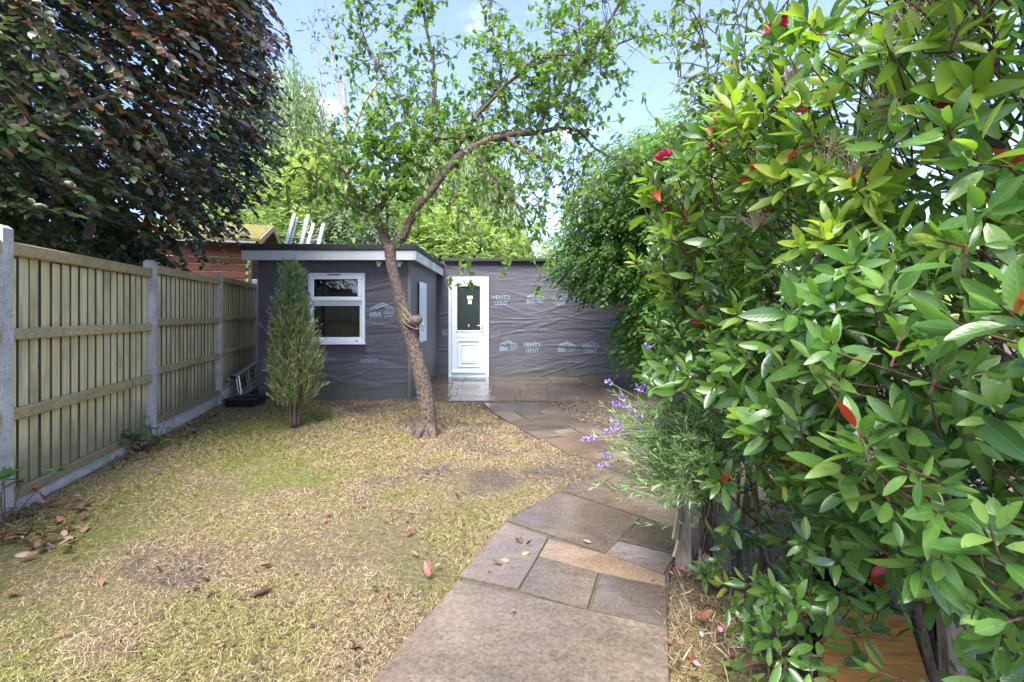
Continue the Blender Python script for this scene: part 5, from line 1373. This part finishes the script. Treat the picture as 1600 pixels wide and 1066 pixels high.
def fallen(px_, py_, size, kind, label, group, z=.02, name='fallen_leaf', cat='leaf'):
    q = G(px_, py_, z); a = rng.uniform(0, 6.28)
    o = bpy.data.objects.new(name, fl_mesh[kind][rng.integers(0, 4)]); C.objects.link(o)
    o.location = (q[0], q[1], q[2] + .012); o.rotation_euler = (rng.normal(0, .35), rng.normal(0, .35), a); o.scale = (size,) * 3
    props(o, label, cat, group); return o
for px_, py_, sz_, kd, lb in ((828, 866, .085, 'green', 'pale green fallen leaf on the grey slab of the path'), (924, 852, .05, 'tan', 'small buff fallen leaf on the large path slab'),
        (562, 1015, .10, 'brown', 'crumpled brown leaf on the lawn near the path corner'), (672, 905, .085, 'red', 'pinkish fallen leaf at the lawn edge beside the front slab'), (405, 888, .06, 'red', 'small red fallen leaf lying alone in the middle of the lawn'),
        (423, 922, .09, 'dark', 'dark curled leaf in the lawn just below the small red one'), (20, 929, .075, 'brown', 'rust brown leaf on the mossy lawn at the left edge'), (82, 1000, .05, 'brown', 'little brown leaf low on the left of the lawn'),
        (22, 872, .075, 'tan', 'long pale dry leaf beside the leaf heap'), (635, 838, .06, 'red', 'reddish leaf on the lawn between trunk and path')):
    fallen(px_, py_, sz_, kd, lb, None)
for i in range(72):
    f = rng.random() ** .7
    px_, py_ = 5 + 150 * rng.random() * (1 - .3 * f) + rng.normal(0, 12), 772 + (90 * f) + rng.normal(0, 8)
    py_ = max(py_, 778 + (110 - px_) * .28)
    fallen(max(2, px_), py_, rng.uniform(.045, .095), (kd := ['brown', 'brown', 'dark', 'brown', 'tan'][rng.integers(0, 5)]), kd + ' dead leaf in the drift at the foot of the nearest fence panel', 'dead leaves drifted against the fence', rng.uniform(.0, .03))
for i in range(46):
    px_ = rng.uniform(170, 345); py_ = 712 - (px_ - 170) * .42 + rng.uniform(0, 26)
    fallen(px_, py_, rng.uniform(.05, .09), (kd := ['brown', 'dark', 'tan'][rng.integers(0, 3)]), kd + ' dead leaf lying along the gravel boards further down the fence', 'dead leaves along the far fence')
for i in range(90):
    Y = rng.uniform(2.0, 6.8); px_ = rng.uniform(60, 900); py_ = HY + EYE * F / Y
    q = G(px_, py_)
    if q[0] < FX0 + FS * q[1] + .2 or q[0] > (.1 if Y < 4 else -.2): continue
    fallen(px_, py_, rng.uniform(.03, .06), (kd := ['brown', 'dark', 'tan', 'brown'][rng.integers(0, 4)]), 'small ' + kd + ' dry leaf scattered on the lawn', 'small dry leaves on the lawn')
for i in range(44):
    px_ = rng.uniform(1050, 1330); py_ = rng.uniform(900, 1062)
    fallen(px_, py_, rng.uniform(.04, .085), (kd := ['brown', 'dark', 'brown', 'red'][rng.integers(0, 4)]), 'dead ' + kd + ' leaf among dry stems in the bed by the path', 'dead leaves in the bed', rng.uniform(0, .03))
for i in range(40):
    px_ = rng.uniform(690, 1000); py_ = rng.uniform(588, 630)
    fallen(px_, py_, rng.uniform(.02, .04), (kd := ['brown', 'tan', 'dark'][rng.integers(0, 3)]), 'small ' + kd + ' leaf scrap lying on the wet patio', 'leaf scraps on the patio')
pt = leaf_template(.8, (.3, .7), -.5, .5, 1.2); pm = np_mesh('petal', pt[0], [pt[1], pt[2]], True, pt[3]); pm.materials.append(M['pink'])
for px_, py_ in ((1052, 900), (1025, 908), (1050, 1012), (1095, 1045), (1098, 1000), (1120, 990), (1078, 850), (1065, 888)):
    q = G(px_, py_, .02); o = bpy.data.objects.new('fallen_petal', pm); C.objects.link(o); o.location = (q[0], q[1], .03); o.rotation_euler = (rng.normal(0, .4), rng.normal(0, .4), rng.uniform(0, 6)); o.scale = (rng.uniform(.02, .032),) * 3
    props(o, 'pink rose petal fallen at the right edge of the path', 'petal', 'pink petals by the path')
